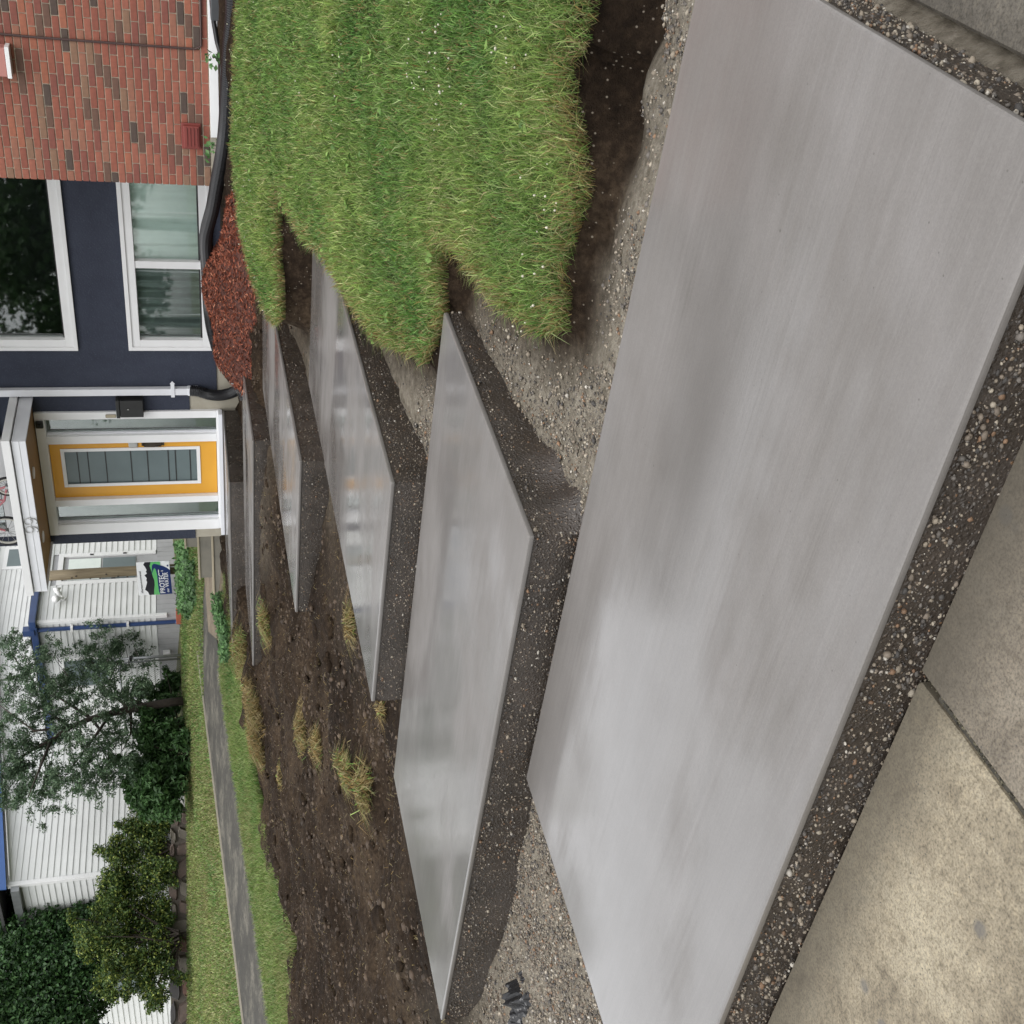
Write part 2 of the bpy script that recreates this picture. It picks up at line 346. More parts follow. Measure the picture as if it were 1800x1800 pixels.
def vnoise(x, y):
    xi = np.floor(x).astype(int); yi = np.floor(y).astype(int); fx = x - xi; fy = y - yi
    fx = fx*fx*(3 - 2*fx); fy = fy*fy*(3 - 2*fy); g = lambda a, b: _perm[a % 256, b % 256]
    return (g(xi, yi)*(1 - fx) + g(xi + 1, yi)*fx)*(1 - fy) + (g(xi, yi + 1)*(1 - fx) + g(xi + 1, yi + 1)*fx)*fy
def fbm(x, y, oct=4, f=1.0):
    r = 0; a = .5
    for _ in range(oct): r = r + a*(vnoise(x*f + 17.3, y*f + 5.1) - .5); f *= 2.1; a *= .5
    return r
def inside(P, poly):
    x, y = P[:, 0], P[:, 1]; r = np.zeros(len(P), bool); n = len(poly)
    for i in range(n):
        x0, y0 = poly[i][:2]; x1, y1 = poly[(i + 1) % n][:2]
        c = ((y0 > y) != (y1 > y)) & (x < (x1 - x0)*(y - y0)/((y1 - y0) if y1 != y0 else 1e-9) + x0); r ^= c
    return r
def polydist(P, poly):
    d = np.full(len(P), 1e9); n = len(poly)
    for i in range(n):
        a = np.array(poly[i][:2]); b = np.array(poly[(i + 1) % n][:2]); ab = b - a
        t = np.clip(((P - a) @ ab)/(ab @ ab + 1e-12), 0, 1); q = a + t[:, None]*ab; d = np.minimum(d, np.hypot(*(P - q).T))
    return d
def P1(x, y): return -.856 + .06*y - .1*x
def Lz(y): return -.16 + .11*y

# ------------------------------------------------------------------ steps: outline (metres), read off the photograph
S = .79
Z1, Z2, Z3, Z4, Z5, Z6 = .140, .296, .458, .634, .804, .978
def pz(pts, z): return [tuple(oz(p, z)[:2]) for p in pts]
s1 = [(-3.40, 1.165), (-.42, 1.305), (-.415, 2.665), (-3.395, 2.655)]
s2 = [(-5.19, 2.675), (-2.213, 2.690), (-2.175, 4.165), (-5.16, 4.150)]
s3 = [(-4.545, 4.172), (-3.063, 4.165), (-3.085, 7.64), (-4.62, 7.62)]
s4 = [(-5.985, 6.487), (-4.565, 6.495), (-4.80, 10.33), (-6.24, 10.20)]
s5 = [(-9.27, 9.205), (-6.175, 9.15), (-6.44, 11.00), (-9.32, 10.84)]
s6 = [(-10.55, 10.56), (-7.92, 10.88), (-7.96, 12.50), (-10.20, 12.50)]
SLABS = [(s1, Z1), (s2, Z2), (s3, Z3), (s4, Z4), (s5, Z5), (s6, Z6)]

# lawn outline from the photograph, on the lawn's slope
lawn_px = [(1040, 0), (1022, 60), (1008, 110), (1003, 160), (1012, 215), (1026, 270), (1030, 310), (1012, 370), (1000, 420), (985, 470), (992, 520), (985, 575),
           (955, 590), (905, 560), (868, 528), (845, 500), (822, 462), (800, 428), (778, 430), (776, 490), (774, 550), (762, 605), (745, 628), (700, 612), (665, 590), (632, 552), (602, 502), (575, 458), (548, 432),
           (520, 400), (503, 362), (489, 328), (487, 350), (489, 400), (490, 460), (494, 520), (494, 562), (478, 568), (462, 540), (447, 500), (434, 450), (422, 400), (414, 330), (408, 250)]
lawn_px += [(408, 180), (412, 100), (416, 40), (420, 0)]
_L = [np.array(oL(p)[:2]) for p in lawn_px]; LEDGE = []
for a_, b_ in zip(_L[:-1], _L[1:]):                 # the sod was cut by spade: a ragged line
    k_ = max(1, int(np.linalg.norm(b_ - a_)/.05))
    for q_ in range(k_): LEDGE.append(tuple(a_ + (b_ - a_)*q_/k_ + RNG.normal(0, .014, 2)))
LEDGE.append(tuple(_L[-1]))
LAWN = LEDGE + [(-1.6, 10.0), (2.2, 10.3), (2.2, 3.3), (.4, 3.28)]
# ------------------------------------------------------------------ the ground
GRAV = [(x, 2.74, .11, 1) for x in (-1.8, -1.2, -.6, 0, .8, 1.6)] + [(x, 2.92, .10, 1) for x in (-1.8, -1.2, -.6, 0, .8, 1.6)] + [(x, 3.06, .085, .9) for x in (-1.5, -.9, -.3, .3, 1, 1.8)] + [(x, 3.2, -.03, 0) for x in (-1.25, -.95, -.65, -.35, 0, .5, 1.1, 1.8)] + [(x, 3.35, -.05, 0) for x in (-1.2, -.8, -.4, 0, .5, 1.1, 1.8)] + [
        (-1.9, 2.9, .085, 1),
        (-2.08, 3.1, .115, .9), (-2.05, 3.5, .15, .8), (-1.95, 3.9, .19, .6), (-1.85, 3.2, .12, .9), (-1.75, 4.05, .16, .2), (-1.95, 4.3, .18, .2), (-2.4, 4.3, .25, .5), (-2.85, 4.35, .26, .8), (-2.8, 4.9, .29, .8), (-2.85, 5.6, .32, .4), (-2.95, 6.5, .38, .2), (-3.0, 7.3, .40, 0),
        (-3.3, 7.85, .40, 0), (-3.9, 7.85, .41, .0), (-4.3, 7.75, .44, .5), (-2.9, 7.6, .42, 0), (-4.4, 8.3, .48, .3), (-4.4, 9.2, .56, .1), (-4.55, 10.2, .64, 0), (-5.3, 10.6, .66, 0), (-6.2, 11.2, .78, 0), (-7, 11.6, .82, 0), (-7.3, 12.05, .68, 0), (-7.5, 12.3, .74, 0), (-7.0, 12.2, .80, 0), (-6.6, 12.4, .93, 0), (-7.8, 12.45, .84, 0), (-5.5, 12.3, .95, 0), (-4.8, 11, .86, 0), (-4.2, 10.8, .95, 0), (-3, 10.8, .98, 0), (0, 10.8, .98, 0),
        (-3.55, 2.5, .07, 1), (-3.55, 1.9, .05, 1), (-3.6, 1.4, .03, 1), (-4.4, 2.5, .06, .9), (-4.2, 2.0, .05, 1), (-5.0, 2.45, .09, .8), (-5.3, 2.5, .13, .4), (-4.9, 1.7, .08, .9),
        (-5.35, 2.8, .20, .1), (-5.4, 3.4, .23, 0), (-5.4, 4.0, .25, 0), (-4.75, 4.25, .21, .2), (-5.1, 4.45, .27, 0), (-4.7, 5.0, .38, .1), (-4.72, 6.0, .41, .1), (-4.75, 6.4, .43, .3), (-5.3, 6.35, .45, .1), (-5.95, 6.3, .46, 0), (-6.2, 7, .52, 0),
        (-6.3, 8, .57, 0), (-6.4, 8.9, .62, .2), (-7, 9.05, .65, .3), (-8.2, 9.05, .69, 0), (-9.2, 9.0, .74, 0), (-9.5, 9.6, .80, 0), (-9.55, 10.5, .88, 0), (-10.6, 11.0, .95, 0), (-10.4, 12, .96, 0), (-10.4, 12.5, .97, 0),
        (-7, 3.5, .30, 0), (-8.2, 4.2, .40, 0), (-6.5, 4.6, .36, 0), (-6.4, 5.6, .43, 0), (-7.6, 6, .50, 0), (-8.6, 7, .57, 0), (-7.4, 7.6, .58, 0), (-8.6, 8.3, .64, 0), (-9.6, 8.2, .70, 0), (-9.6, 6, .52, 0), (-9.8, 4.6, .46, 0),
        (-6.2, 2.2, .14, .2), (-8, 2.4, .25, 0), (-10.5, 3, .40, 0), (-10, 1.2, .25, 0), (-6.5, 1.2, .06, .4), (-8, 1.2, .12, .2)]
for yy in (4, 5, 6, 7, 8, 9, 10, 11, 12, 12.7): GRAV.append((-10.9, yy, P1(-10.9, yy), 0))
GRAV = np.array(GRAV)
def soil_z(x, y, pw=3.2):
    num = 0; den = 0; g = 0
    for cx, cy, cz, cg in GRAV:
        w = 1.0/(((x - cx)**2 + (y - cy)**2) + .01)**(pw/2); num = num + w*cz; den = den + w; g = g + w*cg
    return num/den, g/den
def ground_z(x, y):
    P = np.stack([x, y], 1); z, g = soil_z(x, y)
    rough = 1 - .55*np.clip(g, 0, 1)
    left = np.clip((-5.3 - x)/.6, 0, 1)
    z = z + rough*.22*left*fbm(x + 7, y + 3, 3, 1.15) + rough*(.08 + .10*left)*fbm(x, y, 5, 1.6) + rough*(.03 + .10*left)*np.abs(fbm(x + 9, y, 4, 5.0)) + (.028 + .03*left)*fbm(x, y + 40, 4, 8)
    ins = inside(P, LAWN); d = polydist(P, LAWN)
    zl = Lz(y) + .03*fbm(x, y, 4, 1.1) - .03*np.exp(-d/.10)
    t = np.clip(d/.035, 0, 1)
    bank = np.where(ins, zl, z + (zl - .03 - z)*np.clip(1 - d/.075, 0, 1)**1.5*.8)
    g = np.where(ins, 0, g*np.clip(d/.25, 0, 1))
    return bank, g
gx = np.concatenate([np.arange(-10.9, -6.4, .05), np.arange(-6.4, 0.6, .033), np.arange(.6, 2.21, .08)])
gy = np.concatenate([np.arange(1.12, 5.2, .033), np.arange(5.2, 12.75, .05)])
X, Y = np.meshgrid(gx, gy, indexing='ij'); fx, fy = X.ravel(), Y.ravel()
gz, gg = ground_z(fx, fy)
gz = np.where(fy < 1.3, np.minimum(gz, np.where(fx < -3.6, gz, -.03)), gz)
for pl, zt in SLABS:                                  # the earth stays under the poured concrete
    ins = inside(np.stack([fx, fy], 1), pl); dd = polydist(np.stack([fx, fy], 1), pl)
    gz = np.where(ins, np.minimum(gz, zt - .12), np.where(dd < .06, np.minimum(gz, zt - .05), gz))
pv = (fx > -.42) & (fy < 2.45); gz = np.where(pv, -.03, gz)
nx, ny = len(gx), len(gy); idx = np.arange(nx*ny).reshape(nx, ny)
F = np.stack([idx[:-1, :-1], idx[1:, :-1], idx[1:, 1:], idx[:-1, 1:]], -1).reshape(-1, 4)
soil = structure(bulk('soil', np.stack([fx, fy, gz], 1), F, 'damp_soil', smooth=True))
at = soil.data.attributes.new('gravel', 'FLOAT', 'POINT'); at.data.foreach_set('value', np.clip(gg*1.25 - .1, 0, 1).astype(np.float32))
def soil_at(x, y):
    i = np.clip(np.searchsorted(gx, x), 0, nx - 1); j = np.clip(np.searchsorted(gy, y), 0, ny - 1); return gz.reshape(nx, ny)[i, j]
# wider land, out to the horizon
ax = np.concatenate([-np.geomspace(400, 26, 14), np.arange(-25, -10.8, .6), [-10.9, -7, -3, 0, 2.2], np.geomspace(4, 400, 12)])
ay = np.concatenate([-np.geomspace(400, 8, 12), [-4, 0, 1.12, 2.4, 4.2, 6, 8, 10, 12.7], np.arange(14, 25, 1.0), np.geomspace(28, 500, 12)])
AX, AY = np.meshgrid(ax, ay, indexing='ij'); a_x, a_y = AX.ravel(), AY.ravel()
zz = np.clip(P1(np.minimum(a_x, -9.5), a_y), -.05, 2.3); zz = np.where(a_x > -5, np.clip(Lz(a_y), -.05, 1.0), zz)
zz = np.where(a_y <= 1.13, np.clip(P1(a_x, 1.12) + .0, -.05, .9)*np.clip((-4 - a_x)/5, 0, 1) - .03, zz)
zz = np.where((a_x >= -10.9) & (a_x <= 2.2) & (a_y >= 1.12) & (a_y <= 12.7), -.3, zz)
i2 = np.arange(len(ax)*len(ay)).reshape(len(ax), len(ay)); F = []
for i in range(len(ax) - 1):
    for j in range(len(ay) - 1):
        if ax[i] >= -10.9 and ax[i + 1] <= 2.2 and ay[j] >= 1.12 and ay[j + 1] <= 12.7: continue
        F.append((i2[i, j], i2[i + 1, j], i2[i + 1, j + 1], i2[i, j + 1]))
structure(bulk('ground', np.stack([a_x, a_y, zz], 1), F, 'far_grass_ground'))
# pavement: panels with a dirt-filled joint
pave = MB().box(-8, 6, -4, 1.20, -.10, -.012).build('pavement', 'joint_dirt'); structure(pave)
def panel(poly, mat): MB().prism(poly, -.08, 0.0).build('paving_panel', mat, pave, bevel=.006, seg=1)
panel([(-3.35, -.6), (-1.412, -.6), (-1.430, 1.10), (-1.436, 1.255), (-3.35, 1.165)], 'old_pavement')
panel([(-5.3, -.6), (-3.38, -.6), (-3.38, 1.16), (-5.3, 1.05)], 'old_pavement')
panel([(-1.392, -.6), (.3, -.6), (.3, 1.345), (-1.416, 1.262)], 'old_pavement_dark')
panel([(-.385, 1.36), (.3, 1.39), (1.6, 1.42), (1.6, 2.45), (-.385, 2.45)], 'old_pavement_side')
panel([(.33, -.6), (1.9, -.6), (1.9, 1.38), (.33, 1.35)], 'old_pavement')

# ------------------------------------------------------------------ the concrete steps
def pebbles(name, P, R, cols, parent=None, kind='stuff', flat=.7):
    t = (1 + 5**.5)/2; iv = np.array([(-1, t, 0), (1, t, 0), (-1, -t, 0), (1, -t, 0), (0, -1, t), (0, 1, t), (0, -1, -t), (0, 1, -t), (t, 0, -1), (t, 0, 1), (-t, 0, -1), (-t, 0, 1)])/1.902
    fc = np.array([(0, 11, 5), (0, 5, 1), (0, 1, 7), (0, 7, 10), (0, 10, 11), (1, 5, 9), (5, 11, 4), (11, 10, 2), (10, 7, 6), (7, 1, 8), (3, 9, 4), (3, 4, 2), (3, 2, 6), (3, 6, 8), (3, 8, 9), (4, 9, 5), (2, 4, 11), (6, 2, 10), (8, 6, 7), (9, 8, 1)])
    if len(P) > 20000:
        iv = np.array([(1, 0, 0), (-1, 0, 0), (0, 1, 0), (0, -1, 0), (0, 0, 1), (0, 0, -1.)]); fc = np.array([(0, 2, 4), (2, 1, 4), (1, 3, 4), (3, 0, 4), (2, 0, 5), (1, 2, 5), (3, 1, 5), (0, 3, 5)])
    nv = len(iv); n = len(P); a = RNG.random(n)*6.28; sc = np.stack([RNG.uniform(.8, 1.35, n), RNG.uniform(.65, 1.0, n), RNG.uniform(.5, .9, n)*flat/.7], 1)
    V = iv[None]*sc[:, None]*(R[:, None, None])*(1 + .18*(RNG.random((n, nv, 1)) - .5))
    c, s_ = np.cos(a)[:, None], np.sin(a)[:, None]; x = V[..., 0]*c - V[..., 1]*s_; y = V[..., 0]*s_ + V[..., 1]*c
    V = np.stack([x, y, V[..., 2]], -1) + P[:, None]
    Fq = (fc[None] + (np.arange(n)*nv)[:, None, None]).reshape(-1, 3)
    return bulk(name, V.reshape(-1, 3), Fq, 'pebble', parent, kind, np.repeat(cols, nv, 0), smooth=True)
PEB = np.array([(.17, .14, .11), (.26, .22, .17), (.10, .09, .08), (.33, .29, .23), (.21, .13, .08), (.42, .39, .34), (.065, .06, .056), (.14, .125, .11)])
def pebcol(n, k=1.0): return PEB[RNG.choice(len(PEB), n, p=[.2, .2, .18, .1, .07, .04, .11, .1])]*RNG.uniform(.75, 1.2, (n, 1))*k
def step(poly, zt, zb, label, faces, flare=None):
    c = np.mean(poly, 0); r = thing('concrete_step', (c[0], c[1], zb), label, 'step', 'fresh concrete steps climbing to the door')
    # tread: rounded arris, sides sink a little rough
    cap = .022
    me = MB().prism(poly, zt - cap, zt)
    t = me.build('tread', 'fresh_wet_concrete', r, bevel=.009, seg=3)
    # core of exposed aggregate, wavy faces standing 2-3 mm proud
    v = []; f = []
    n = len(poly)
    for i in range(n):
        a = np.array(poly[i]); b = np.array(poly[(i + 1) % n]); L = np.linalg.norm(b - a); out = np.array([b[1] - a[1], a[0] - b[0]])/L
        k = max(4, int(L/.05)); hgt = zt - cap - zb; m_ = 6
        P = MB()
        g = []
        for q in range(k + 1):
            p = a + (b - a)*q/k
            for w in range(m_ + 1):
                z = zb + hgt*w/m_; taper = min(q, k - q)/2.0; e = -.001 + .010*min(1, taper)*(fbm(np.array([q*.31 + i*7]), np.array([z*14.0]), 3, 1.0)[0]) - .0
                e -= .006*(1 if w == m_ else 0)
                if flare: e += flare(i, q/k, 1 - w/m_)
                d = p + out*e; P.v.append((d[0], d[1], z))
        for q in range(k):
            for w in range(m_): s0 = q*(m_ + 1) + w; P.f.append((s0, s0 + m_ + 1, s0 + m_ + 2, s0 + 1))
        fo = P.build('riser', 'exposed_aggregate', r, smooth=True)
        dens = faces.get(i, 0)
        if dens:
            cnt = int(L*hgt*dens); u = RNG.random(cnt); zz_ = zb + RNG.random(cnt)*hgt*.97
            R = np.clip(RNG.lognormal(math.log(.0030), .55, cnt), .0013, .010)
            pp = a[None] + (b - a)[None]*u[:, None] + out[None]*(RNG.uniform(-.75, -.15, cnt)*R)[:, None]
            pebbles('aggregate', np.column_stack([pp, zz_]), R, pebcol(cnt, .74), fo)
    return r
step(s1, Z1, -.10, 'widest lowest wet concrete step, touching the old pavement', {0: 8500, 1: 10000, 3: 2500})
step(s2, Z2, -.02, 'second wet concrete step up from the pavement, long and shiny', {0: 5000, 1: 5000}, lambda i, t, d: (.16*math.exp(-(t/.30)**2)*max(0, d - .25)**1.4*2.2*min(1, t/.09)*(1 + .5*math.sin(t*31)) + .02*d*abs(math.sin(t*17)) if i == 1 else .03*max(0, d - .3)*(.4 + abs(math.sin(t*13))) if i == 0 and t < .4 else 0.0))
step(s3, Z3, .14, 'third concrete step up, long narrow slab running toward the house', {0: 3500, 1: 3500})
step(s4, Z4, .33, 'fourth concrete step up, narrow slab beside the pointed grass strip', {0: 2200, 1: 2200})
step(s5, Z5, .50, 'fifth concrete step up, one below the door landing', {0: 1500, 1: 1500})
step(s6, Z6, .66, 'topmost concrete landing directly below the yellow door', {0: 1200, 1: 1200})

# ------------------------------------------------------------------ grass
def blades(name, P, h, w, lean, col, parent=None, kind='stuff', curl=.5, mat='grass_blade'):
    n = len(P); a = RNG.random(n)*6.283 if not isinstance(lean, tuple) else lean[1]; ln = lean if not isinstance(lean, tuple) else lean[0]
    dx, dy = np.cos(a), np.sin(a); b = RNG.random(n)*6.283; sx, sy = np.cos(b), np.sin(b)
    off = ln*h; vm = np.stack([P[:, 0] + dx*off*.35, P[:, 1] + dy*off*.35, P[:, 2] + h*.6*np.sqrt(np.clip(1 - (ln*.35)**2, .2, 1))], 1)
    vt = np.stack([P[:, 0] + dx*off, P[:, 1] + dy*off, P[:, 2] + h*np.clip(1 - curl*ln**2*.6, .15, 1)], 1)
    s0 = np.stack([sx, sy, 0*sx], 1)*w[:, None]
    V = np.stack([P - s0*.5, P + s0*.5, vm - s0*.38, vm + s0*.38, vt], 1)
    F = np.array([(0, 1, 3), (0, 3, 2), (2, 3, 4)])[None] + (np.arange(n)*5)[:, None, None]
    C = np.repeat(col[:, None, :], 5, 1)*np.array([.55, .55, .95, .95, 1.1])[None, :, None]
    return bulk(name, V.reshape(-1, 3), F.reshape(-1, 3), mat, parent, kind, C.reshape(-1, 3))
GR = np.array([(.140, .24, .050), (.185, .29, .070), (.092, .178, .040), (.265, .345, .115), (.33, .38, .17)])
DRY = np.array([(.36, .27, .11), (.33, .22, .08), (.25, .20, .09), (.42, .35, .18)])
lp = np.array(LAWN); 
def sample(n, x0, x1, y0, y1, test): 
    P = np.stack([RNG.uniform(x0, x1, n), RNG.uniform(y0, y1, n)], 1); return P[test(P)]
def visible(P, z=.5, mrg=140):
    d = np.column_stack([P, np.full(len(P), z)]) - CAMP; c = d @ AF; u = d @ AR/c*FPX; v = d @ AD/c*FPX; return (c > .1) & (np.abs(u) < 900 + mrg) & (np.abs(v) < 900 + mrg)
near = lambda P: inside(P, LAWN)
P = sample(1500000, -4.6, 2.2, 2.6, 10.5, near); P = P[visible(P)]
dcam = np.hypot(P[:, 0], P[:, 1]); keep = RNG.random(len(P)) < np.clip((4.6/dcam)**1.5, .16, 1)*.75
P = P[keep]; dcam = dcam[keep]; n = len(P)
de = polydist(P, LAWN)
cl = fbm(P[:, 0], P[:, 1], 4, 2.2); cl2 = fbm(P[:, 0] + 31, P[:, 1], 3, 7.0)
hh = (.036 + .030*RNG.random(n))*(1 + 1.1*cl + .9*cl2) + .014*np.exp(-de/.08)
hh = np.clip(hh*RNG.uniform(.6, 1.5, n), .016, .11)
ww = RNG.uniform(.0018, .0046, n)*np.clip(dcam/3.6, .9, 2.3)
gc = GR[RNG.choice(5, n, p=[.28, .26, .22, .15, .09])]*RNG.uniform(.5, 1.5, (n, 1))*(1 + 1.1*cl[:, None]*np.array([1.3, .7, 1.0]))
dry = RNG.random(n) < (.05 + .45*np.exp(-de/.07) + .10*np.clip(-cl*3, 0, 1)); gc[dry] = DRY[RNG.choice(4, dry.sum())]*RNG.uniform(.6, 1.05, (dry.sum(), 1))
zg = Lz(P[:, 1]) + .03*fbm(P[:, 0], P[:, 1], 4, 1.1) - .03*np.exp(-de/.10) - .006
ang = fbm(P[:, 0], P[:, 1] + 9, 3, 2.6)*14 + RNG.normal(0, 2.6, n)
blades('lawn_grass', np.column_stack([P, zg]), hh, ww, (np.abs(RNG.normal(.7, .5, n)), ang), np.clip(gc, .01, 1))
bpy.data.objects['lawn_grass']['label'] = 'ragged green lawn with cut edge beside the steps'; bpy.data.objects['lawn_grass']['category'] = 'grass'
# long pale blades that hang over the cut edge
E_, An = [], []
for i in range(len(LEDGE) - 1):
    a = np.array(LAWN[i]); b = np.array(LAWN[i + 1]); L = np.linalg.norm(b - a); k = max(1, int(L*330)); o = np.array([b[1] - a[1], a[0] - b[0]])/L
    c_ = (a + b)/2 + o*.05
    if inside(c_[None], LAWN)[0]: o = -o
    for _ in range(k): E_.append(a + (b - a)*random.random() - o*random.random()*.04); An.append(math.atan2(o[1], o[0]) + random.gauss(0, .6))
E_ = np.array(E_); n = len(E_); z_ = Lz(E_[:, 1]) - .035
col = np.where((RNG.random(n) < .6)[:, None], DRY[RNG.choice(4, n)], GR[RNG.choice(5, n)])*RNG.uniform(.7, 1.1, (n, 1))
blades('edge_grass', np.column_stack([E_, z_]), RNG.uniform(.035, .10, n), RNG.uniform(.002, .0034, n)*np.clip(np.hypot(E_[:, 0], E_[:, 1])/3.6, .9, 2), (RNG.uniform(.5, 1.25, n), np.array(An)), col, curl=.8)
tag(bpy.data.objects['edge_grass'], 'pale torn grass hanging over the lawn cut edge', 'grass')
# clover: flower heads and leaves spread through the lawn
P = sample(9000, -4.2, 1.0, 3.0, 10.3, near); P = P[visible(P)]; P = P[(fbm(P[:, 0] + 3, P[:, 1], 3, 1.3) > .03) & (RNG.random(len(P)) < np.clip(14/(P[:, 0]**2 + P[:, 1]**2), 0, 1))][:170]
zc = Lz(P[:, 1]) + .055 + .02*RNG.random(len(P))
pebbles('clover_flowers', np.column_stack([P, zc]), RNG.uniform(.003, .0055, len(P)), np.array([(.48, .46, .36)])*RNG.uniform(.8, 1.15, (len(P), 1)), flat=1.0)
tag(bpy.data.objects['clover_flowers'], 'small cream clover flowers scattered over the lawn', 'flowers')
def leafquads(V0, N0, size, col, aspect=.45, bend=.25):
    n = len(V0); t = RNG.normal(size=(n, 3)); t -= N0*np.sum(t*N0, 1)[:, None]; t /= np.linalg.norm(t, axis=1)[:, None] + 1e-9; s = np.cross(N0, t)
    L = t*size[:, None]; W = s*size[:, None]*aspect
    V = np.stack([V0 - L*.5, V0 + W*.5 + N0*(size*bend*.3)[:, None], V0 + L*.5 - N0*(size*bend*.2)[:, None], V0 - W*.5 + N0*(size*bend*.3)[:, None]], 1)
    F = np.array([(0, 1, 2), (0, 2, 3)])[None] + (np.arange(n)*4)[:, None, None]
    return V.reshape(-1, 3), F.reshape(-1, 3), np.repeat(col, 4, 0)
P = sample(3000, -4.0, 1.0, 2.8, 9.0, near); P = P[visible(P)][:80]; k = 5
Q = np.repeat(P, k, 0) + RNG.normal(0, .018, (len(P)*k, 2)); nn = np.tile([0, 0, 1.], (len(Q), 1)) + RNG.normal(0, .35, (len(Q), 3)); nn /= np.linalg.norm(nn, axis=1)[:, None]
V, F_, C_ = leafquads(np.column_stack([Q, Lz(Q[:, 1]) + .045 + .012*RNG.random(len(Q))]), nn, RNG.uniform(.02, .05, len(Q)), GR[RNG.choice(3, len(Q))]*RNG.uniform(.8, 1.25, (len(Q), 1)), .55)
tag(bulk('clover_leaves', V, F_, 'leaf', None, 'stuff', C_), 'broad weed and clover leaves among the lawn grass', 'weeds')

# ------------------------------------------------------------------ the navy house
YW = 12.6
def oyw(p, d=0.0): return oy(p, YW - d)
house = thing('house', (-7.5, YW, .9), 'navy stucco house with white framed windows and yellow front door', 'house')
def wallpiece(x0, x1, z0, z1, mat='navy_stucco', y0=YW, y1=YW + .25, name='wall'): return MB().box(x0, x1, y0, y1, z0, z1).build(name, mat, house)
WL, WR = -10.11, -3.0
# wall pieces around the openings (butted end to end)
wallpiece(WL, -9.93, 1.375, 5.2); wallpiece(-9.93, -8.005, 3.235, 3.66); wallpiece(-9.93, -9.90, 3.66, 5.2)
wallpiece(-8.005, -7.755, 1.38, 5.2); wallpiece(-7.755, -7.114, 1.04, 5.2)
wallpiece(-7.114, WR, 2.052, 2.648); wallpiece(-7.114, WR, .90, 1.067); wallpiece(-7.114, WR, 4.0, 5.2)
wallpiece(-9.90, -8.02, 4.55, 5.2)
wallpiece(-8.02, -8.005, 3.66, 5.2)
MB().box(WL, WL + .25, YW + .25, 20, .9, 5.2).build('side_wall', 'navy_stucco', house)
MB().box(WL - .35, 3.0, 10.7, 20.4, 5.2, 5.45).build('roof', 'roof_felt', house)
# pale foundation
MB().box(WL + .01, -9.93, YW + .012, YW + .25, .4, 1.375).build('foundation', 'beige_foundation', house)
MB().box(-8.005, -7.755, YW + .012, YW + .25, .4, 1.38).build('foundation', 'beige_foundation', house)
MB().box(-7.755, -3.0, YW + .015, YW + .25, .4, 1.04).build('foundation', 'beige_foundation', house)
MB().box(-9.93, -8.005, YW + .02, YW + .25, .4, 1.0).build('foundation', 'beige_foundation', house)
# dark rooms behind the glass
for (x0, x1, z0, z1) in ((-7.2, -3.0, 2.6, 4.1), (-7.2, -3.0, 1.02, 2.1), (-9.98, -7.95, 3.6, 4.6), (-9.95, -8.0, 1.0, 3.24)):
    b_ = MB(); b_.add([(x0, YW + .27, z0), (x1, YW + .27, z0), (x1, YW + 1.4, z0), (x0, YW + 1.4, z0), (x0, YW + .27, z1), (x1, YW + .27, z1), (x1, YW + 1.4, z1), (x0, YW + 1.4, z1)], [(0, 1, 2, 3), (4, 7, 6, 5), (1, 5, 6, 2), (2, 6, 7, 3), (3, 7, 4, 0)]).build('room', 'dark_room', house)
def window(x0, x1, z0, z1, fw, mull=(), sub=.035):
    w = MB(); d0, d1 = YW - .028, YW + .09
    w.box(x0, x1, d0, d1, z0, z0 + fw); w.box(x0, x1, d0, d1, z1 - fw, z1); w.box(x0, x0 + fw, d0, d1, z0 + fw, z1 - fw); w.box(x1 - fw, x1, d0, d1, z0 + fw, z1 - fw)
    fr = w.build('window', 'white_trim', house, bevel=.004)
    s_ = MB(); e0, e1 = YW - .046, YW - .0285; t_ = .035
    s_.box(x0 - .012, x1 + .012, e0, e1, z0 - .012, z0 + t_); s_.box(x0 - .012, x1 + .012, e0, e1, z1 - t_, z1 + .012); s_.box(x0 - .012, x0 + t_, e0, e1, z0 + t_, z1 - t_); s_.box(x1 - t_, x1 + .012, e0, e1, z0 + t_, z1 - t_)
    s_.build('casing', 'white_trim', fr, bevel=.003)
    xs = [x0 + fw] + [q for mu in mull for q in mu] + [x1 - fw]
    for a, b in mull: MB().box(a, b, d0 + .012, d1 - .01, z0 + fw, z1 - fw).build('mullion', 'white_trim', fr, bevel=.004)
    for a, b in zip(xs[::2], xs[1::2]):
        g = MB(); g.box(a, b, YW + .052, YW + .058, z0 + fw, z1 - fw); g.build('pane', 'window_glass', fr)
        k = MB(); r_ = .008; k.box(a, b, YW + .035, YW + .051, z0 + fw, z0 + fw + .02)
        k.build('gasket', 'black_metal', fr)
    return fr
w1 = window(-7.114, -4.2, 2.648, 3.98, .125)
w2 = window(-7.112, -3.9, 1.068, 2.05, .125, ((-6.05, -5.96),))
w3 = window(-9.90, -8.02, 3.665, 4.55, .085)
def curtain(x0, x1, z0, z1, y, mat, k, amp=.03, parent=w2):
    c = MB(); n = 90
    for i in range(n + 1):
        x = x0 + (x1 - x0)*i/n; yy = y + amp*math.sin(i*k) + amp*.6*math.sin(i*k*2.7 + 1) + amp*.5*math.sin(i*.13)
        c.v += [(x, yy, z0), (x + .01*math.sin(i*.4), yy + amp*.3*math.sin(i*k*1.3), z1)]
    c.f = [(2*i, 2*i + 2, 2*i + 3, 2*i + 1) for i in range(n)]
    c.build('curtain', mat, parent, smooth=True)
curtain(-5.98, -3.9, 1.15, 1.97, YW + .10, 'curtain_fabric', .42)
curtain(-7.0, -6.03, 1.15, 1.97, YW + .11, 'dark_curtain', .36, .035)
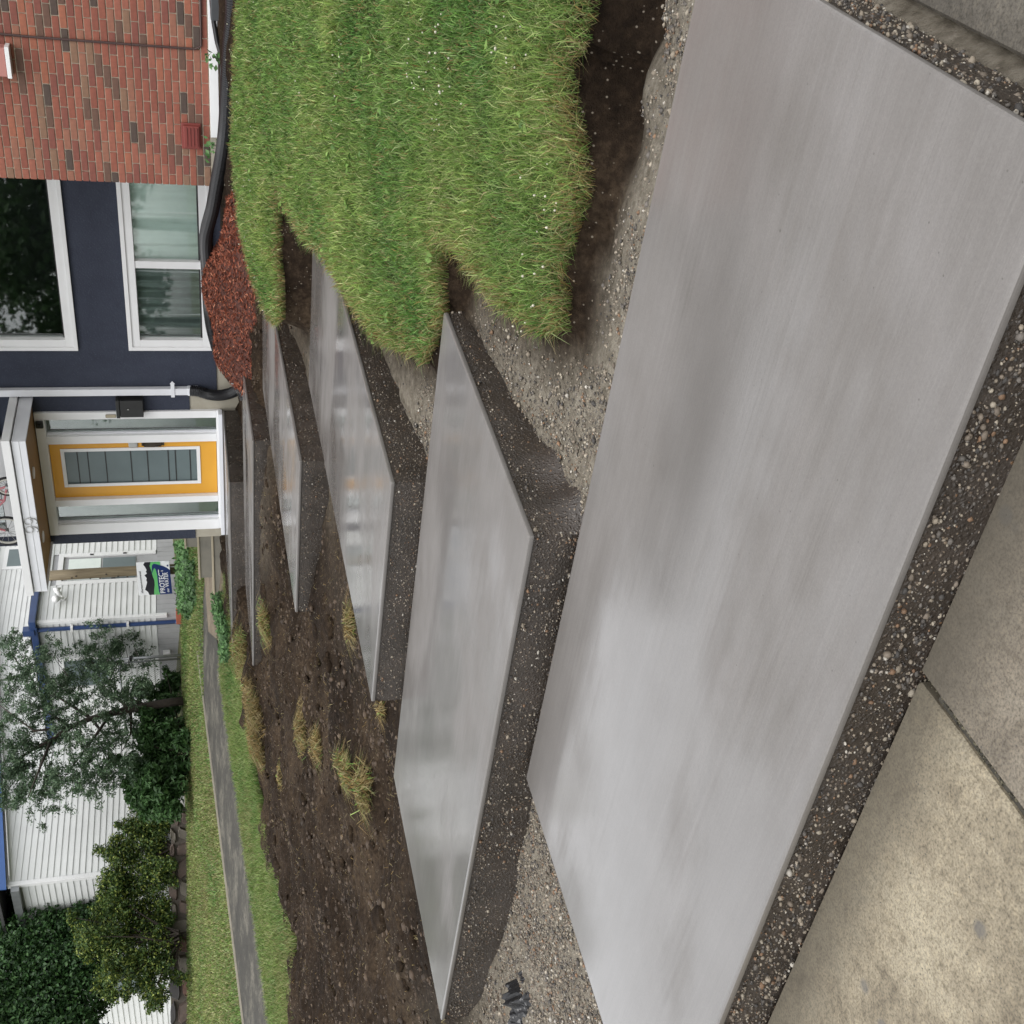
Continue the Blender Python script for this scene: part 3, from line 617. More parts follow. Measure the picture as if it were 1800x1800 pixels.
# ------------------------------------------------------------------ entrance: frame, door, sidelights
FX0, FX1, FZ0, FZ1 = -9.93, -8.005, 1.005, 3.235
fr = MB()
for a, b in ((FX0, FX0 + .165), (-9.46, -9.36), (-8.475, -8.36), (FX1 - .105, FX1)): fr.box(a, b, YW - .035, YW + .12, FZ0 + .055, 3.12)
fr.box(FX0, FX1, YW - .04, YW + .12, 3.12, FZ1); fr.box(FX0, FX1, YW - .03, YW + .12, FZ0, FZ0 + .055)
ent = fr.build('door_frame', 'white_trim', house, bevel=.004)
MB().box(FX0 - .02, FX1 + .02, YW - .16, YW - .032, .985, 1.035).build('threshold', 'white_metal', ent, bevel=.006)
for a, b in ((FX0 + .165, -9.46), (-8.36, FX1 - .105)):
    MB().box(a, b, YW + .055, YW + .061, FZ0 + .055, 3.12).build('sidelight_pane', 'window_glass', ent)
    MB().box(a, b, YW + .14, YW + .15, FZ0 + .055, 3.12).build('sidelight_blind', 'dark_curtain', ent)
    MB().box(a, a + .018, YW + .02, YW + .054, FZ0 + .055, 3.12).build('gasket', 'white_metal', ent)
DX0, DX1, DZ0, DZ1 = -9.355, -8.48, 1.065, 3.115; GX0, GX1, GZ0, GZ1 = -9.185, -8.585, 1.275, 2.99; dy = YW + .03
dr = MB(); dr.box(DX0, GX0, dy, dy + .045, DZ0, DZ1).box(GX1, DX1, dy, dy + .045, DZ0, DZ1).box(GX0, GX1, dy, dy + .045, DZ0, GZ0).box(GX0, GX1, dy, dy + .045, GZ1, DZ1)
door = dr.build('door', 'yellow_paint', house); door['label'] = 'yellow door with tall glass panel of horizontal bars'
tr = MB(); t_ = .045
tr.box(GX0, GX1, dy - .014, dy - .001, GZ0, GZ0 + t_).box(GX0, GX1, dy - .014, dy - .001, GZ1 - t_, GZ1).box(GX0, GX0 + t_, dy - .014, dy - .001, GZ0 + t_, GZ1 - t_).box(GX1 - t_, GX1, dy - .014, dy - .001, GZ0 + t_, GZ1 - t_)
tr.build('glass_trim', 'white_trim', door, bevel=.003)
MB().box(GX0 + .005, GX1 - .005, dy + .012, dy + .03, GZ0 + .005, GZ1 - .005).build('glass', 'door_panel_glass', door)
for zb_ in (2.795, 2.67, 2.455, 2.145, 1.94, 1.68, 1.59, 1.405): MB().box(GX0 + t_, GX1 - t_ - .003, dy + .004, dy + .011, zb_ - .006, zb_ + .006).build('glass_bar', 'black_metal', door)
hd = MB().box(-8.555, -8.515, dy - .02, dy - .001, 1.72, 2.00); hd.tube([(-8.535, dy - .02, 1.98), (-8.535, dy - .06, 1.96), (-8.535, dy - .065, 1.85), (-8.535, dy - .05, 1.76), (-8.535, dy - .02, 1.745)], .010, 6)
hd.build('handle', 'bronze', door, bevel=.002); MB().box(-8.57, -8.50, dy - .03, dy - .001, 2.045, 2.16).build('lock', 'number_metal', door, bevel=.012)
# small wall fittings (each lifts off)
mb = thing('mailbox', (-7.9, YW, 1.94), 'black metal wall mailbox between door frame and white downspout', 'mailbox')
MB().box(-8.02, -7.78, YW - .14, YW - .002, 1.94, 2.215).build('body', 'black_metal', mb, bevel=.008)
MB().box(-8.026, -7.774, YW - .152, YW - .012, 2.217, 2.262).build('lid', 'black_metal', mb, bevel=.008); MB().box(-7.905, -7.895, YW - .150, YW - .141, 2.11, 2.13).build('lock', 'number_metal', mb)
o = MB().box(-8.075, -8.03, YW - .062, YW - .042, 2.275, 2.40).build('doorbell', 'step_nosing', None, bevel=.008); tag(o, 'small cream doorbell on the white door frame', 'doorbell')
cm_ = thing('security_camera', (-8.15, YW - .05, 3.14), 'small black security camera at top corner of the door frame', 'camera')
MB().box(-8.205, -8.105, YW - .085, YW - .043, 3.135, 3.225).build('body', 'black_metal', cm_, bevel=.018, seg=3); MB().tube([(-8.155, YW - .084, 3.18), (-8.155, YW - .098, 3.18)], .022, 12).build('lens', 'black_plastic', cm_)
dsp = thing('downspout', (-7.69, YW - .05, 1.28), 'white metal downspout on navy wall beside the door', 'downspout')
MB().box(-7.738, -7.645, YW - .085, YW - .012, 1.33, 5.2).build('pipe', 'white_metal', dsp, bevel=.010, seg=2)
MB().box(-7.745, -7.638, YW - .092, YW - .006, 1.27, 1.40).build('outlet', 'white_metal', dsp, bevel=.012)
MB().box(-7.76, -7.57, YW - .094, YW - .086, 1.555, 1.60).extr([(-7.57, YW - .09, 1.545), (-7.57, YW - .09, 1.61), (-7.53, YW - .09, 1.578)], (0, .006, 0)).build('bracket', 'white_metal', dsp)
# ------------------------------------------------------------------ canopy
cp = thing('canopy', (-8.94, YW, 3.2), 'white fascia door canopy with orange wood underside and number 99', 'canopy')
CX0, CX1, CY0 = -10.09, -7.785, 11.62
MB().prism([(CX0 + .03, CY0 + .03), (CX1 - .03, CY0 + .03), (CX1 - .03, YW - .002), (CX0 + .03, YW - .002)], 3.245, 3.262).build('soffit', 'soffit_wood', cp)
for nm, y0, y1, x0, x1 in (('fascia', CY0, CY0 + .028, CX0, CX1), ('fascia', CY0 + .028, YW - .002, CX1 - .028, CX1), ('fascia', CY0 + .028, YW - .002, CX0, CX0 + .028)):
    fa = MB().box(x0, x1, y0, y1, 3.218, 3.372).build(nm, 'white_metal', cp, bevel=.003)
MB().box(CX0 - .004, CX1 + .004, CY0 - .004, CY0 + .002, 3.290, 3.293).build('fascia_groove', 'number_metal', cp)
for y0, y1, x0, x1 in ((CY0 - .035, CY0 + .03, CX0 - .03, CX1 + .03), (CY0 + .03, YW - .004, CX1 - .03, CX1 + .03), (CY0 + .03, YW - .004, CX0 - .03, CX0 + .03)):
    MB().box(x0, x1, y0, y1, 3.382, 3.475).build('gutter', 'white_trim', cp, bevel=.006)
MB().box(CX0 + .03, CX1 - .03, CY0 + .03, YW - .003, 3.39, 3.425).build('deck', 'roof_felt', cp)
for xx in (-8.5, -9.5): MB().tube([(xx, 12.0, 3.244), (xx, 12.0, 3.232)], .075, 20).build('soffit_lamp', 'white_trim', cp)
def glyph9(x, z, s, y):       # a figure nine: ring and tail
    t = MB(); ring = [(x + .30*s*math.cos(a), y, z + .68*s + .30*s*math.sin(a)) for a in np.linspace(0, 2*math.pi, 22)[:-1]]
    t.tube(ring, .034*s, 6, closed=True)
    tail = [(x + .30*s, y, z + .68*s), (x + .31*s, y, z + .45*s), (x + .24*s, y, z + .2*s), (x + .06*s, y, z + .03*s), (x - .14*s, y, z + .02*s), (x - .22*s, y, z + .10*s)]
    t.tube(tail, [.04*s]*5 + [.06*s], 6); return t.build('number', 'number_metal', cp, smooth=True)
glyph9(-9.075, 3.215, .155, CY0 - .012); glyph9(-8.945, 3.215, .155, CY0 - .012)
# child's bicycle on the canopy
bk = thing('bicycle', (-9.07, 12.05, 3.425), 'small pink childs bicycle standing on the canopy roof', 'bicycle')
def wheel(c, r, name, rimmat):
    a = np.linspace(0, 2*math.pi, 29)[:-1]; w = MB().tube([(c[0] + r*math.cos(q), c[1], c[2] + r*math.sin(q)) for q in a], .016, 8, closed=True).build(name, 'rubber', bk, smooth=True)
    MB().tube([(c[0] + (r - .022)*math.cos(q), c[1], c[2] + (r - .022)*math.sin(q)) for q in a], .015, 6, closed=True).build('rim', rimmat, w, smooth=True)
    s_ = MB()
    for q in a[::2]: s_.tube([c, (c[0] + (r - .03)*math.cos(q), c[1] + .002, c[2] + (r - .03)*math.sin(q))], .0028, 4)
    s_.tube([(c[0], c[1] - .035, c[2]), (c[0], c[1] + .035, c[2])], .022, 10); s_.build('spokes', 'number_metal', w, kind='stuff')
wheel((-9.42, 12.05, 3.425 + .232), .215, 'wheel', 'tyre_white'); wheel((-8.73, 12.05, 3.425 + .145), .128, 'wheel', 'tyre_white')
fbk = MB(); A_, B_, C1, D1 = (-9.42, 12.05, 3.657), (-9.30, 12.05, 3.98), (-8.95, 12.05, 3.63), (-8.86, 12.05, 3.93)
for p, q in ((A_, B_), (B_, C1), (C1, D1), (B_, D1), (C1, (-8.73, 12.05, 3.57)), (D1, (-8.73, 12.05, 3.57))): fbk.tube([p, q], .014, 8)
fbk.build('frame', 'bike_pink', bk); MB().tube([(-9.29, 11.83, 4.05), (-9.29, 12.05, 4.02), (-9.29, 12.27, 4.05)], .012, 8).build('handlebar', 'number_metal', bk)
MB().prism([(-8.98, 12.0), (-8.78, 11.97), (-8.78, 12.13), (-8.98, 12.10)], 3.95, 3.985).build('saddle', 'rubber', bk, bevel=.01)
# ------------------------------------------------------------------ brick wing
YB = 11.25; BX = -4.495
wing = thing('brick_wing', (-2, YB, .9), 'red and brown brick wall with a white base board beside the lawn', 'brick wall')
MB().box(BX + .006, 2.8, YB + .011, YB + 1.3, .90, 5.19).build('mortar', 'mortar', wing)
PIT, BL = .0677, .2032
bm_ = bmesh.new(); bmesh.ops.create_cube(bm_, size=1.0)
for v_ in bm_.verts: v_.co = Vector((v_.co.x*.1945, v_.co.y*.09, v_.co.z*.0588))
bmesh.ops.bevel(bm_, geom=list(bm_.edges), offset=.003, segments=1, affect='EDGES'); BRK = bpy.data.meshes.new('brick'); bm_.to_mesh(BRK); bm_.free(); BRK.materials.append(MATS['red_brick'])
rest = MB(); z = 1.073 + PIT/2; row = 0; cnt = 0
while z < 5.15:
    x = BX + (BL/2 if row % 2 == 0 else BL/4)
    first = True
    while x < 2.7:
        half = first and row % 2 == 1
        if first: xc, sc_ = (BX + .0485, .49) if half else (BX + .097, 1.0)
        else: xc, sc_ = x, 1.0
        d_ = np.array([xc, YB, z]) - CAMP; c_ = d_ @ AF; vis = abs(d_ @ AR/c_*FPX) < 930 and abs(d_ @ AD/c_*FPX) < 915
        jy = random.uniform(-.0015, .0015)
        if vis and cnt < 320:
            o = bpy.data.objects.new('brick', BRK); COL.objects.link(o); o.parent = wing; o.location = (xc + 2, .045 + jy, z - .9); o.scale = (sc_, 1, 1); cnt += 1
        else: rest.box(xc - .097*sc_, xc + .097*sc_, YB + jy, YB + .04, z - .0294, z + .0294)
        x = (BX + .097 + BL) if (first and not half) else ((BX + .097 + BL/2 + .004) if first else x + BL); first = False
    z += PIT; row += 1
rest.build('far_bricks', 'red_brick', wing, kind='stuff')
MB().box(-3.99, 2.8, YB - .03, YB + .008, .985, 1.068).build('base_board', 'white_trim', wing, bevel=.004)
MB().box(BX + .01, -3.995, YB + .006, YB + .2, .80, 1.065).build('foundation', 'beige_foundation', wing)
vt = thing('wall_vent', (-3.99, YB, 1.17), 'red louvred vent hood low on the brick wall', 'vent')
MB().box(-4.12, -3.865, YB - .018, YB - .004, 1.16, 1.345).build('flange', 'red_paint', vt, bevel=.005); MB().box(-4.10, -3.885, YB - .05, YB - .019, 1.175, 1.325).build('hood', 'red_paint', vt, bevel=.008)
for k in range(4): MB().box(-4.085, -3.90, YB - .058, YB - .051, 1.195 + k*.032, 1.207 + k*.032).build('louvre', 'red_paint', vt)
bx_ = thing('meter_box', (-3.37, YB, 2.78), 'pinkish painted box with white edge high on the brick wall', 'box')
MB().box(-3.50, -3.245, YB - .12, YB - .004, 2.835, 3.15).build('body', 'pink_box', bx_, bevel=.006); MB().box(-3.51, -3.235, YB - .13, YB - .004, 2.795, 2.832).build('lip', 'white_trim', bx_, bevel=.004)
o = MB().tube([(-3.14, YB - .012, 3.9), (-3.165, YB - .012, 2.6), (-3.17, YB - .012, 1.75), (-3.17, YB - .012, 1.19), (-3.14, YB - .012, 1.135), (-2.4, YB - .012, 1.125), (1.5, YB - .012, 1.115)], .011, 6).build('cable', 'cable_brown'); tag(o, 'brown cable running down the brick wall', 'cable')

# ------------------------------------------------------------------ drain pipe, mulch, sheet
def ribbed(path, r, name, label, cat, pitch=.020, seg=14):
    P = [np.array(p, float) for p in path]
    def cat_(t):
        i = min(int(t), len(P) - 2); f = t - i; p0 = P[max(i - 1, 0)]; p1 = P[i]; p2 = P[i + 1]; p3 = P[min(i + 2, len(P) - 1)]
        return .5*((2*p1) + (-p0 + p2)*f + (2*p0 - 5*p1 + 4*p2 - p3)*f*f + (-p0 + 3*p1 - 3*p2 + p3)*f**3)
    D = [cat_(t) for t in np.linspace(0, len(P) - 1.0001, 900)]; L = np.concatenate([[0], np.cumsum([np.linalg.norm(D[i + 1] - D[i]) for i in range(len(D) - 1)])])
    s_ = np.arange(0, L[-1], pitch/4); D = np.array(D); Q = np.stack([np.interp(s_, L, D[:, k]) for k in range(3)], 1)
    rr = [r*(1 if i % 4 < 2 else .90) for i in range(len(Q))]
    o = MB().tube(Q, rr, seg).build(name, 'black_plastic'); return tag(o, label, cat)
pp = [(-7.69, YW - .05, 1.36), (-7.691, YW - .07, 1.27)] + [tuple(oy(p, y)) for p, y in (((365, 693), 12.5), ((385, 695), 12.42), ((405, 691), 12.3), ((420, 683), 12.15), ((427, 672), 12.1), ((418, 660), 12.15), ((405, 650), 12.25), ((393, 637), 12.3), ((385, 622), 12.32), ((378, 600), 12.33), ((372, 575), 12.34), ((368, 545), 12.3), ((366, 510), 12.1), ((364, 465), 11.75), ((362, 415), 11.45), ((374, 365), 11.15), ((382, 320), 10.98), ((391, 270), 10.8), ((397, 220), 10.6), ((401, 150), 10.45), ((405, 80), 10.4), ((410, 0), 10.35))] + [(-1.6, 10.35, .93), (0.5, 10.35, .93)]
ribbed(pp, .07, 'drain_pipe', 'black corrugated drain pipe from the downspout along the brick wall', 'pipe')
cpth = [tuple(np.array(p) + np.array([.01, -.05, -.045])) for p in pp[6:20]]
o = MB().tube(cpth, .004, 5).build('cord', 'orange_cord'); tag(o, 'thin orange cord lying along the black drain pipe', 'cord')
o = MB().tube([tuple(oy((372, 0), 11.1)), tuple(oy((376, 40), 11.1)), tuple(oy((382, 75), 11.08)), tuple(oy((388, 95), 11.05)), tuple(oy((394, 200), 11.0))], .022, 8).build('hose', 'black_plastic'); tag(o, 'dark hose between the white base board and drain pipe', 'hose')
o = MB().box(-2.83, -2.2, 10.93, 11.1, .93, 1.05).build('plastic_bin', 'grey_bin', None, bevel=.012); tag(o, 'grey plastic box behind the drain pipe by the brick wall', 'box')
# mulch mound
mcx, mcy = -5.55, 11.25
def mul_z(x, y):
    m1 = .52*np.exp(-(((x + 5.75)/.75)**2 + ((y - 11.55)/.55)**2)); m2 = .32*np.exp(-(((x + 5.0)/.9)**2 + ((y - 10.9)/.45)**2)); m3 = .24*np.exp(-(((x + 4.3)/.8)**2 + ((y - 10.5)/.4)**2)); m4 = .32*np.exp(-(((x + 6.45)/.4)**2 + ((y - 11.05)/.38)**2))
    return .50 + .031*(y - 9.5)*2 + m1 + m2 + m3 + m4 + .05*fbm(x, y, 4, 3.0)
mpx = [(352, 400), (342, 450), (346, 490), (372, 545), (384, 590), (392, 610), (398, 622), (418, 612), (438, 640), (447, 632), (446, 590), (438, 530), (428, 470), (420, 415), (413, 330), (408, 255), (396, 290), (376, 350)]
mgx = np.arange(-7.2, -3.3, .06); mgy = np.arange(9.9, 12.5, .06); MX, MY = np.meshgrid(mgx, mgy, indexing='ij')
mz = mul_z(MX.ravel(), MY.ravel()); gnd, _ = ground_z(MX.ravel(), MY.ravel()); e_ = np.minimum(1, ((MX.ravel() + 7.2)/.5).clip(0, 1)*((12.5 - MY.ravel())/.15).clip(0, 1)); mz = np.where(inside(np.stack([MX.ravel(), MY.ravel()], 1), LAWN), np.minimum(mz, Lz(MY.ravel()) - .05), mz)
i3 = np.arange(len(mgx)*len(mgy)).reshape(len(mgx), len(mgy)); F = np.stack([i3[:-1, :-1], i3[1:, :-1], i3[1:, 1:], i3[:-1, 1:]], -1).reshape(-1, 4)
MZ = lambda x, y: np.where(inside(np.stack([x, y], 1), LAWN), 0, mul_z(x, y))
ml = thing('mulch_bed', (-5.5, 11.2, .7), 'heap of red brown shredded bark mulch under the window', 'mulch')
simple('mulch_base', (.09, .028, .018), (.05, .018, .012), 30, .9, 1.0, 50, bdist=.02)
bulk('mound', np.stack([MX.ravel(), MY.ravel(), mz], 1), F, 'mulch_base', ml, smooth=True)
n = 26000; P = np.stack([RNG.uniform(-7.0, -3.4, n), RNG.uniform(9.95, 12.45, n)], 1); P = P[~inside(P, LAWN)]; g_, _ = ground_z(P[:, 0], P[:, 1]); zz = mul_z(P[:, 0], P[:, 1]); k_ = zz > g_ - .02; P = P[k_]; zz = zz[k_]; n = len(P)
a = RNG.random(n)*6.283; L_ = RNG.uniform(.02, .085, n); t = np.stack([np.cos(a), np.sin(a), RNG.normal(0, .5, n)], 1); t /= np.linalg.norm(t, axis=1)[:, None]; s_ = np.cross(t, RNG.normal(size=(n, 3))); s_ /= np.linalg.norm(s_, axis=1)[:, None]
B0 = np.column_stack([P, zz + .004 + .022*RNG.random(n)]); W_ = RNG.uniform(.003, .008, n)
V = np.stack([B0 - t*L_[:, None]/2, B0 + s_*W_[:, None], B0 + t*L_[:, None]/2, B0 - s_*W_[:, None]], 1).reshape(-1, 3)
F = (np.array([(0, 1, 2), (0, 2, 3)])[None] + (np.arange(n)*4)[:, None, None]).reshape(-1, 3)
MC = np.array([(.20, .055, .028), (.28, .085, .046), (.12, .034, .019), (.40, .17, .10), (.045, .018, .013)])
bulk('shreds', V, F, 'mulch_shred', ml, 'stuff', np.repeat(MC[RNG.choice(5, n, p=[.34, .26, .2, .08, .12])]*RNG.uniform(.7, 1.2, (n, 1)), 4, 0))
def sheet(name, cx, cy, cz, sx, sy, h, label, seed, rot=0):
    n = 46; V = []; g = np.linspace(-.5, .5, n); U, W = np.meshgrid(g, g, indexing='ij'); u, v = U.ravel(), W.ravel()
    rid = lambda f, o: 1 - np.abs(2*vnoise(u*f + o + .6*fbm(u, v, 3, 3 + o), v*f*.8 + o*2 + seed) - 1)
    z = h*(.75*rid(3.2, 1.0)**2 + .4*rid(6.5, 4.0)**2 + .12*rid(14, 7.0))*np.exp(-2.2*(u*u + v*v)*1.4); x = u*sx*(1 + .5*fbm(v, u, 3, 4)); y = v*sy*(1 + .5*fbm(u + 3, v, 3, 4)); c, s = math.cos(rot), math.sin(rot)
    V = np.stack([cx + x*c - y*s, cy + x*s + y*c, cz + z], 1).tolist(); F = [(i*n + j, (i + 1)*n + j, (i + 1)*n + j + 1, i*n + j + 1) for i in range(n - 1) for j in range(n - 1)]
    me = bpy.data.meshes.new(name); me.from_pydata(V, [], F); me.update(); o = link(name, me, 'black_sheet'); md = o.modifiers.new('t', 'SOLIDIFY'); md.thickness = .003; return tag(o, label, 'sheet')
q = oz((905, 1775), .10); sheet('plastic_sheet', q[0], q[1], -.01, .36, .30, .17, 'crumpled black plastic sheet at the end of the second step', 4, .4)
sheet('plastic_sheet', -6.55, 11.15, .74, .6, .55, .20, 'black plastic sheet bunched beside the mulch heap and drain pipe', 9, .9)

# ------------------------------------------------------------------ gravel and clods on the earth
tst = lambda P: ~inside(P, LAWN)
P = np.concatenate([sample(30000, -5.4, 1.6, 1.4, 8.2, tst), sample(95000, -3.1, 1.3, 2.6, 4.6, tst), sample(45000, -5.2, -3.4, 1.2, 2.75, tst)]); P = P[visible(P, .1, 40)]
_, g_ = ground_z(P[:, 0], P[:, 1]); keep = RNG.random(len(P)) < (g_**1.5*.9)*(g_ > .3)
for pl, _z in SLABS: keep &= ~inside(P, pl)
keep &= ~((P[:, 0] > -.42) & (P[:, 1] < 2.46)); P = P[keep]; g_ = g_[keep]; n = len(P)
R = np.clip(RNG.lognormal(math.log(.0034), .5, n), .0016, .013); zz = soil_at(P[:, 0], P[:, 1])
tag(pebbles('gravel', np.column_stack([P, zz + R*.25]), R, pebcol(n, .85)), 'loose grey brown gravel packed along the steps', 'gravel')
P = sample(15000, -10.8, -4.6, 2.2, 11.5, lambda P: ~inside(P, LAWN)); keep = np.ones(len(P), bool)
for pl, _z in SLABS: keep &= ~inside(P, pl) & (polydist(P, pl) > .05)
keep &= fbm(P[:, 0], P[:, 1], 3, 1.8) > -.03
P = P[keep]; n = len(P); R = np.clip(RNG.lognormal(math.log(.010), .6, n), .004, .035)
SOILC = np.array([(.046, .031, .020), (.064, .044, .029), (.032, .0215, .014), (.095, .069, .045)])
tag(pebbles('soil_clods', np.column_stack([P, soil_at(P[:, 0], P[:, 1]) - R*.25]), R, SOILC[RNG.choice(4, n, p=[.4, .3, .2, .1])]*RNG.uniform(.8, 1.2, (n, 1))), 'loose dark soil clods on the dug bank', 'soil')
# moss and grit in the pavement joint
P = np.stack([-1.412 + RNG.normal(0, .006, 900) , RNG.uniform(.2, 1.25, 900)], 1); R = RNG.uniform(.0015, .004, 900)
tag(pebbles('joint_grit', np.column_stack([P, np.full(900, -.008)]), R, np.array([(.05, .045, .03)])*RNG.uniform(.4, 2.2, (900, 1))), 'dark grit filling the pavement joint', 'grit')
# dry grass clumps thrown on the soil
def clump(px, zc, n, spread, label, hgt=.10, tone=0, elong=1.0, rot=0.0):
    d = ray(*px); d = d/np.hypot(d[0], d[1]); T = np.arange(3.0, 17.0, .03); XX = CAMP + T[:, None]*d; hit = np.argmax(XX[:, 2] < soil_at(XX[:, 0], XX[:, 1]) + .02); x, y = XX[hit, 0], XX[hit, 1]; spread = spread*.62; hgt = hgt*1.25
    P = RNG.normal(0, 1, (n, 2))*np.array([spread*elong, spread]); cr, sr = math.cos(rot), math.sin(rot); P = np.stack([x + P[:, 0]*cr - P[:, 1]*sr, y + P[:, 0]*sr + P[:, 1]*cr], 1)
    zz = soil_at(P[:, 0], P[:, 1]); cc = DRY[RNG.choice(4, n)]*RNG.uniform(.6, 1.1, (n, 1)); g = RNG.random(n) < (.06 + .45*tone); cc[g] = GR[RNG.choice(5, g.sum())]*RNG.uniform(.9, 1.5, (g.sum(), 1))
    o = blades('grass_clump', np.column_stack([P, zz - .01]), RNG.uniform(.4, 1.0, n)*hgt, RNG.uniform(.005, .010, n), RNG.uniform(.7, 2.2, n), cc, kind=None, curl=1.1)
    c0 = np.array([x, y, float(soil_at(np.array([x]), np.array([y]))[0])]); o.data.transform(Matrix.Translation(-Vector(c0))); o.location = c0
    return tag(o, label, 'grass clump', 'loose turf clumps on the dug soil')
clump((525, 1285), .45, 700, .075, 'large straw coloured turf clump lying on bare soil', .12, 0, 1.6, 1.1)
clump((556, 1312), .44, 500, .06, 'second straw coloured turf clump touching the large one', .11, .1, 1.3, .8)
clump((604, 1335), .40, 260, .035, 'small dry grass tuft between two larger straw clumps', .10, .4)
clump((640, 1385), .33, 600, .065, 'curved dry grass clump at back corner of the second step', .13, .2, 1.5, .3)
clump((612, 1360), .36, 300, .04, 'thin grass tuft just behind the curved dry clump', .11, .3)
clump((618, 1098), .42, 300, .05, 'yellow grass tuft against left edge of the third step', .12, .2)
clump((668, 1248), .30, 140, .03, 'tiny straw tuft at front corner of the third step', .08, 0)
clump((488, 1360), .56, 220, .07, 'thin straw wisp on soil near the neighbour grass strip', .07, 0, 1.6, .8)
clump((468, 1095), .64, 700, .07, 'olive grass tuft below the left end of the fifth step', .15, .5, 1.5, .5)
clump((430, 1150), .88, 1500, .12, 'golden grass sod at the left end of the landing', .20, .5, 1.5, .3)
clump((446, 1240), .76, 1500, .10, 'orange dry sod at the edge of the neighbour grass', .17, 0, 1.8, 1.2)
clump((450, 1310), .70, 1300, .09, 'second orange dry sod further down the neighbour grass edge', .15, 0, 1.8, 1.2)

# ------------------------------------------------------------------ neighbour's side: path, grass, steps
def pathz(x, y): return P1(x, y) + .012
px0, px1 = -14.05, -12.15
pth = thing('path_root', (0, 0, 0), '', '') if False else None
V = []; ys = np.arange(2.0, 14.6, .4)
for y in ys: V += [(px0, y, pathz(px0, y)), (px1, y, pathz(px1, y))]
me = bpy.data.meshes.new('path'); me.from_pydata(V, [], [(2*i, 2*i + 1, 2*i + 3, 2*i + 2) for i in range(len(ys) - 1)]); me.update(); structure(link('path', me, 'path_concrete'))
kb = MB()
for i in range(len(ys) - 1): kb.add([(px0 - .028, ys[i], P1(px0, ys[i]) - .1), (px0, ys[i], P1(px0, ys[i]) - .1), (px0, ys[i], P1(px0, ys[i]) + .035), (px0 - .028, ys[i], P1(px0, ys[i]) + .035), (px0 - .028, ys[i + 1], P1(px0, ys[i + 1]) - .1), (px0, ys[i + 1], P1(px0, ys[i + 1]) - .1), (px0, ys[i + 1], P1(px0, ys[i + 1]) + .035), (px0 - .028, ys[i + 1], P1(px0, ys[i + 1]) + .035)], [(0, 1, 5, 4), (1, 2, 6, 5), (2, 3, 7, 6), (3, 0, 4, 7)])
structure(kb.build('path_kerb', 'beige_foundation'))
ld = MB(); LDP = [(-11.9, 12.35), (-10.5, 12.75), (-10.16, 12.75), (-10.16, 14.8), (-12.3, 14.8), (-12.75, 13.5)]
ld.prism(LDP, [P1(x, y) - .1 for x, y in LDP], [P1(x, y) + .018 for x, y in LDP]); structure(ld.build('path_landing', 'sandy_concrete'))
st = thing('garden_steps', (-10.9, 13, .95), 'three old concrete garden steps beside the navy house corner', 'steps')
for k, (xa, za, zb_) in enumerate(((-11.72, .80, 1.165), (-11.38, 1.0, 1.36), (-11.02, 1.2, 1.545))):
    y0 = 12.92 + k*.30
    tdk = MB().box(xa, -10.15, y0, y0 + .305 + (.6 if k == 2 else 0), za, zb_ - .03).build('tread', 'step_concrete', st, bevel=.01)
    MB().box(xa - .01, -10.152, y0 - .02, y0 + .06, zb_ - .029, zb_).build('nosing', 'step_nosing', tdk, bevel=.005)
def area_grass(name, label, polyline, n, zf, hs, wscale, cols, drye=.1):
    pl = np.array(polyline); P = sample(n, pl[:, 0].min(), pl[:, 0].max(), pl[:, 1].min(), pl[:, 1].max(), lambda P: inside(P, polyline)); P = P[visible(P, 1.2, 60)]; k = len(P)
    c = cols[RNG.choice(len(cols), k)]*RNG.uniform(.75, 1.25, (k, 1))*(1 + 1.0*fbm(P[:, 0], P[:, 1], 4, 1.0)[:, None]*np.array([1.4, .6, 1])); d = RNG.random(k) < drye + .5*np.clip(fbm(P[:, 0] + 50, P[:, 1], 3, .8)*3, 0, 1); c[d] = np.array([(.30, .29, .12), (.24, .25, .10), (.34, .31, .14)])[RNG.choice(3, d.sum())]*RNG.uniform(.6, 1.0, (d.sum(), 1))
    o = blades(name, np.column_stack([P, zf(P[:, 0], P[:, 1])]), RNG.uniform(hs[0], hs[1], k), RNG.uniform(.006, .012, k)*wscale, RNG.uniform(.3, 1.1, k), np.clip(c, .01, 1)); return tag(o, label, 'grass')
strip = [(-12.12, 2.5), (-12.12, 11.9), (-10.55, 12.4), (-10.75, 11.0), (-10.65, 9.8), (-10.8, 8.8), (-10.5, 7.4), (-10.15, 6.3), (-10.6, 5.6), (-10.6, 2.5)]
area_grass('grass_strip', 'green grass strip between the bare soil and the old path', strip, 150000, lambda x, y: P1(x, y) - .01 + .02*fbm(x, y, 3, 3), (.04, .13), 1.0, GR*.9, .12)
far = [(-14.1, 3), (-14.1, 13.2), (-12.3, 14.8), (-12.3, 18), (-15.7, 17.0), (-17.6, 13.9), (-20.4, 11.4), (-24, 8), (-24, 3)]
area_grass('far_lawn', 'pale worn lawn beyond the old path below the stone wall', far, 240000, lambda x, y: P1(x, y) - .005, (.03, .07), 1.6, GR*1.0, .28)

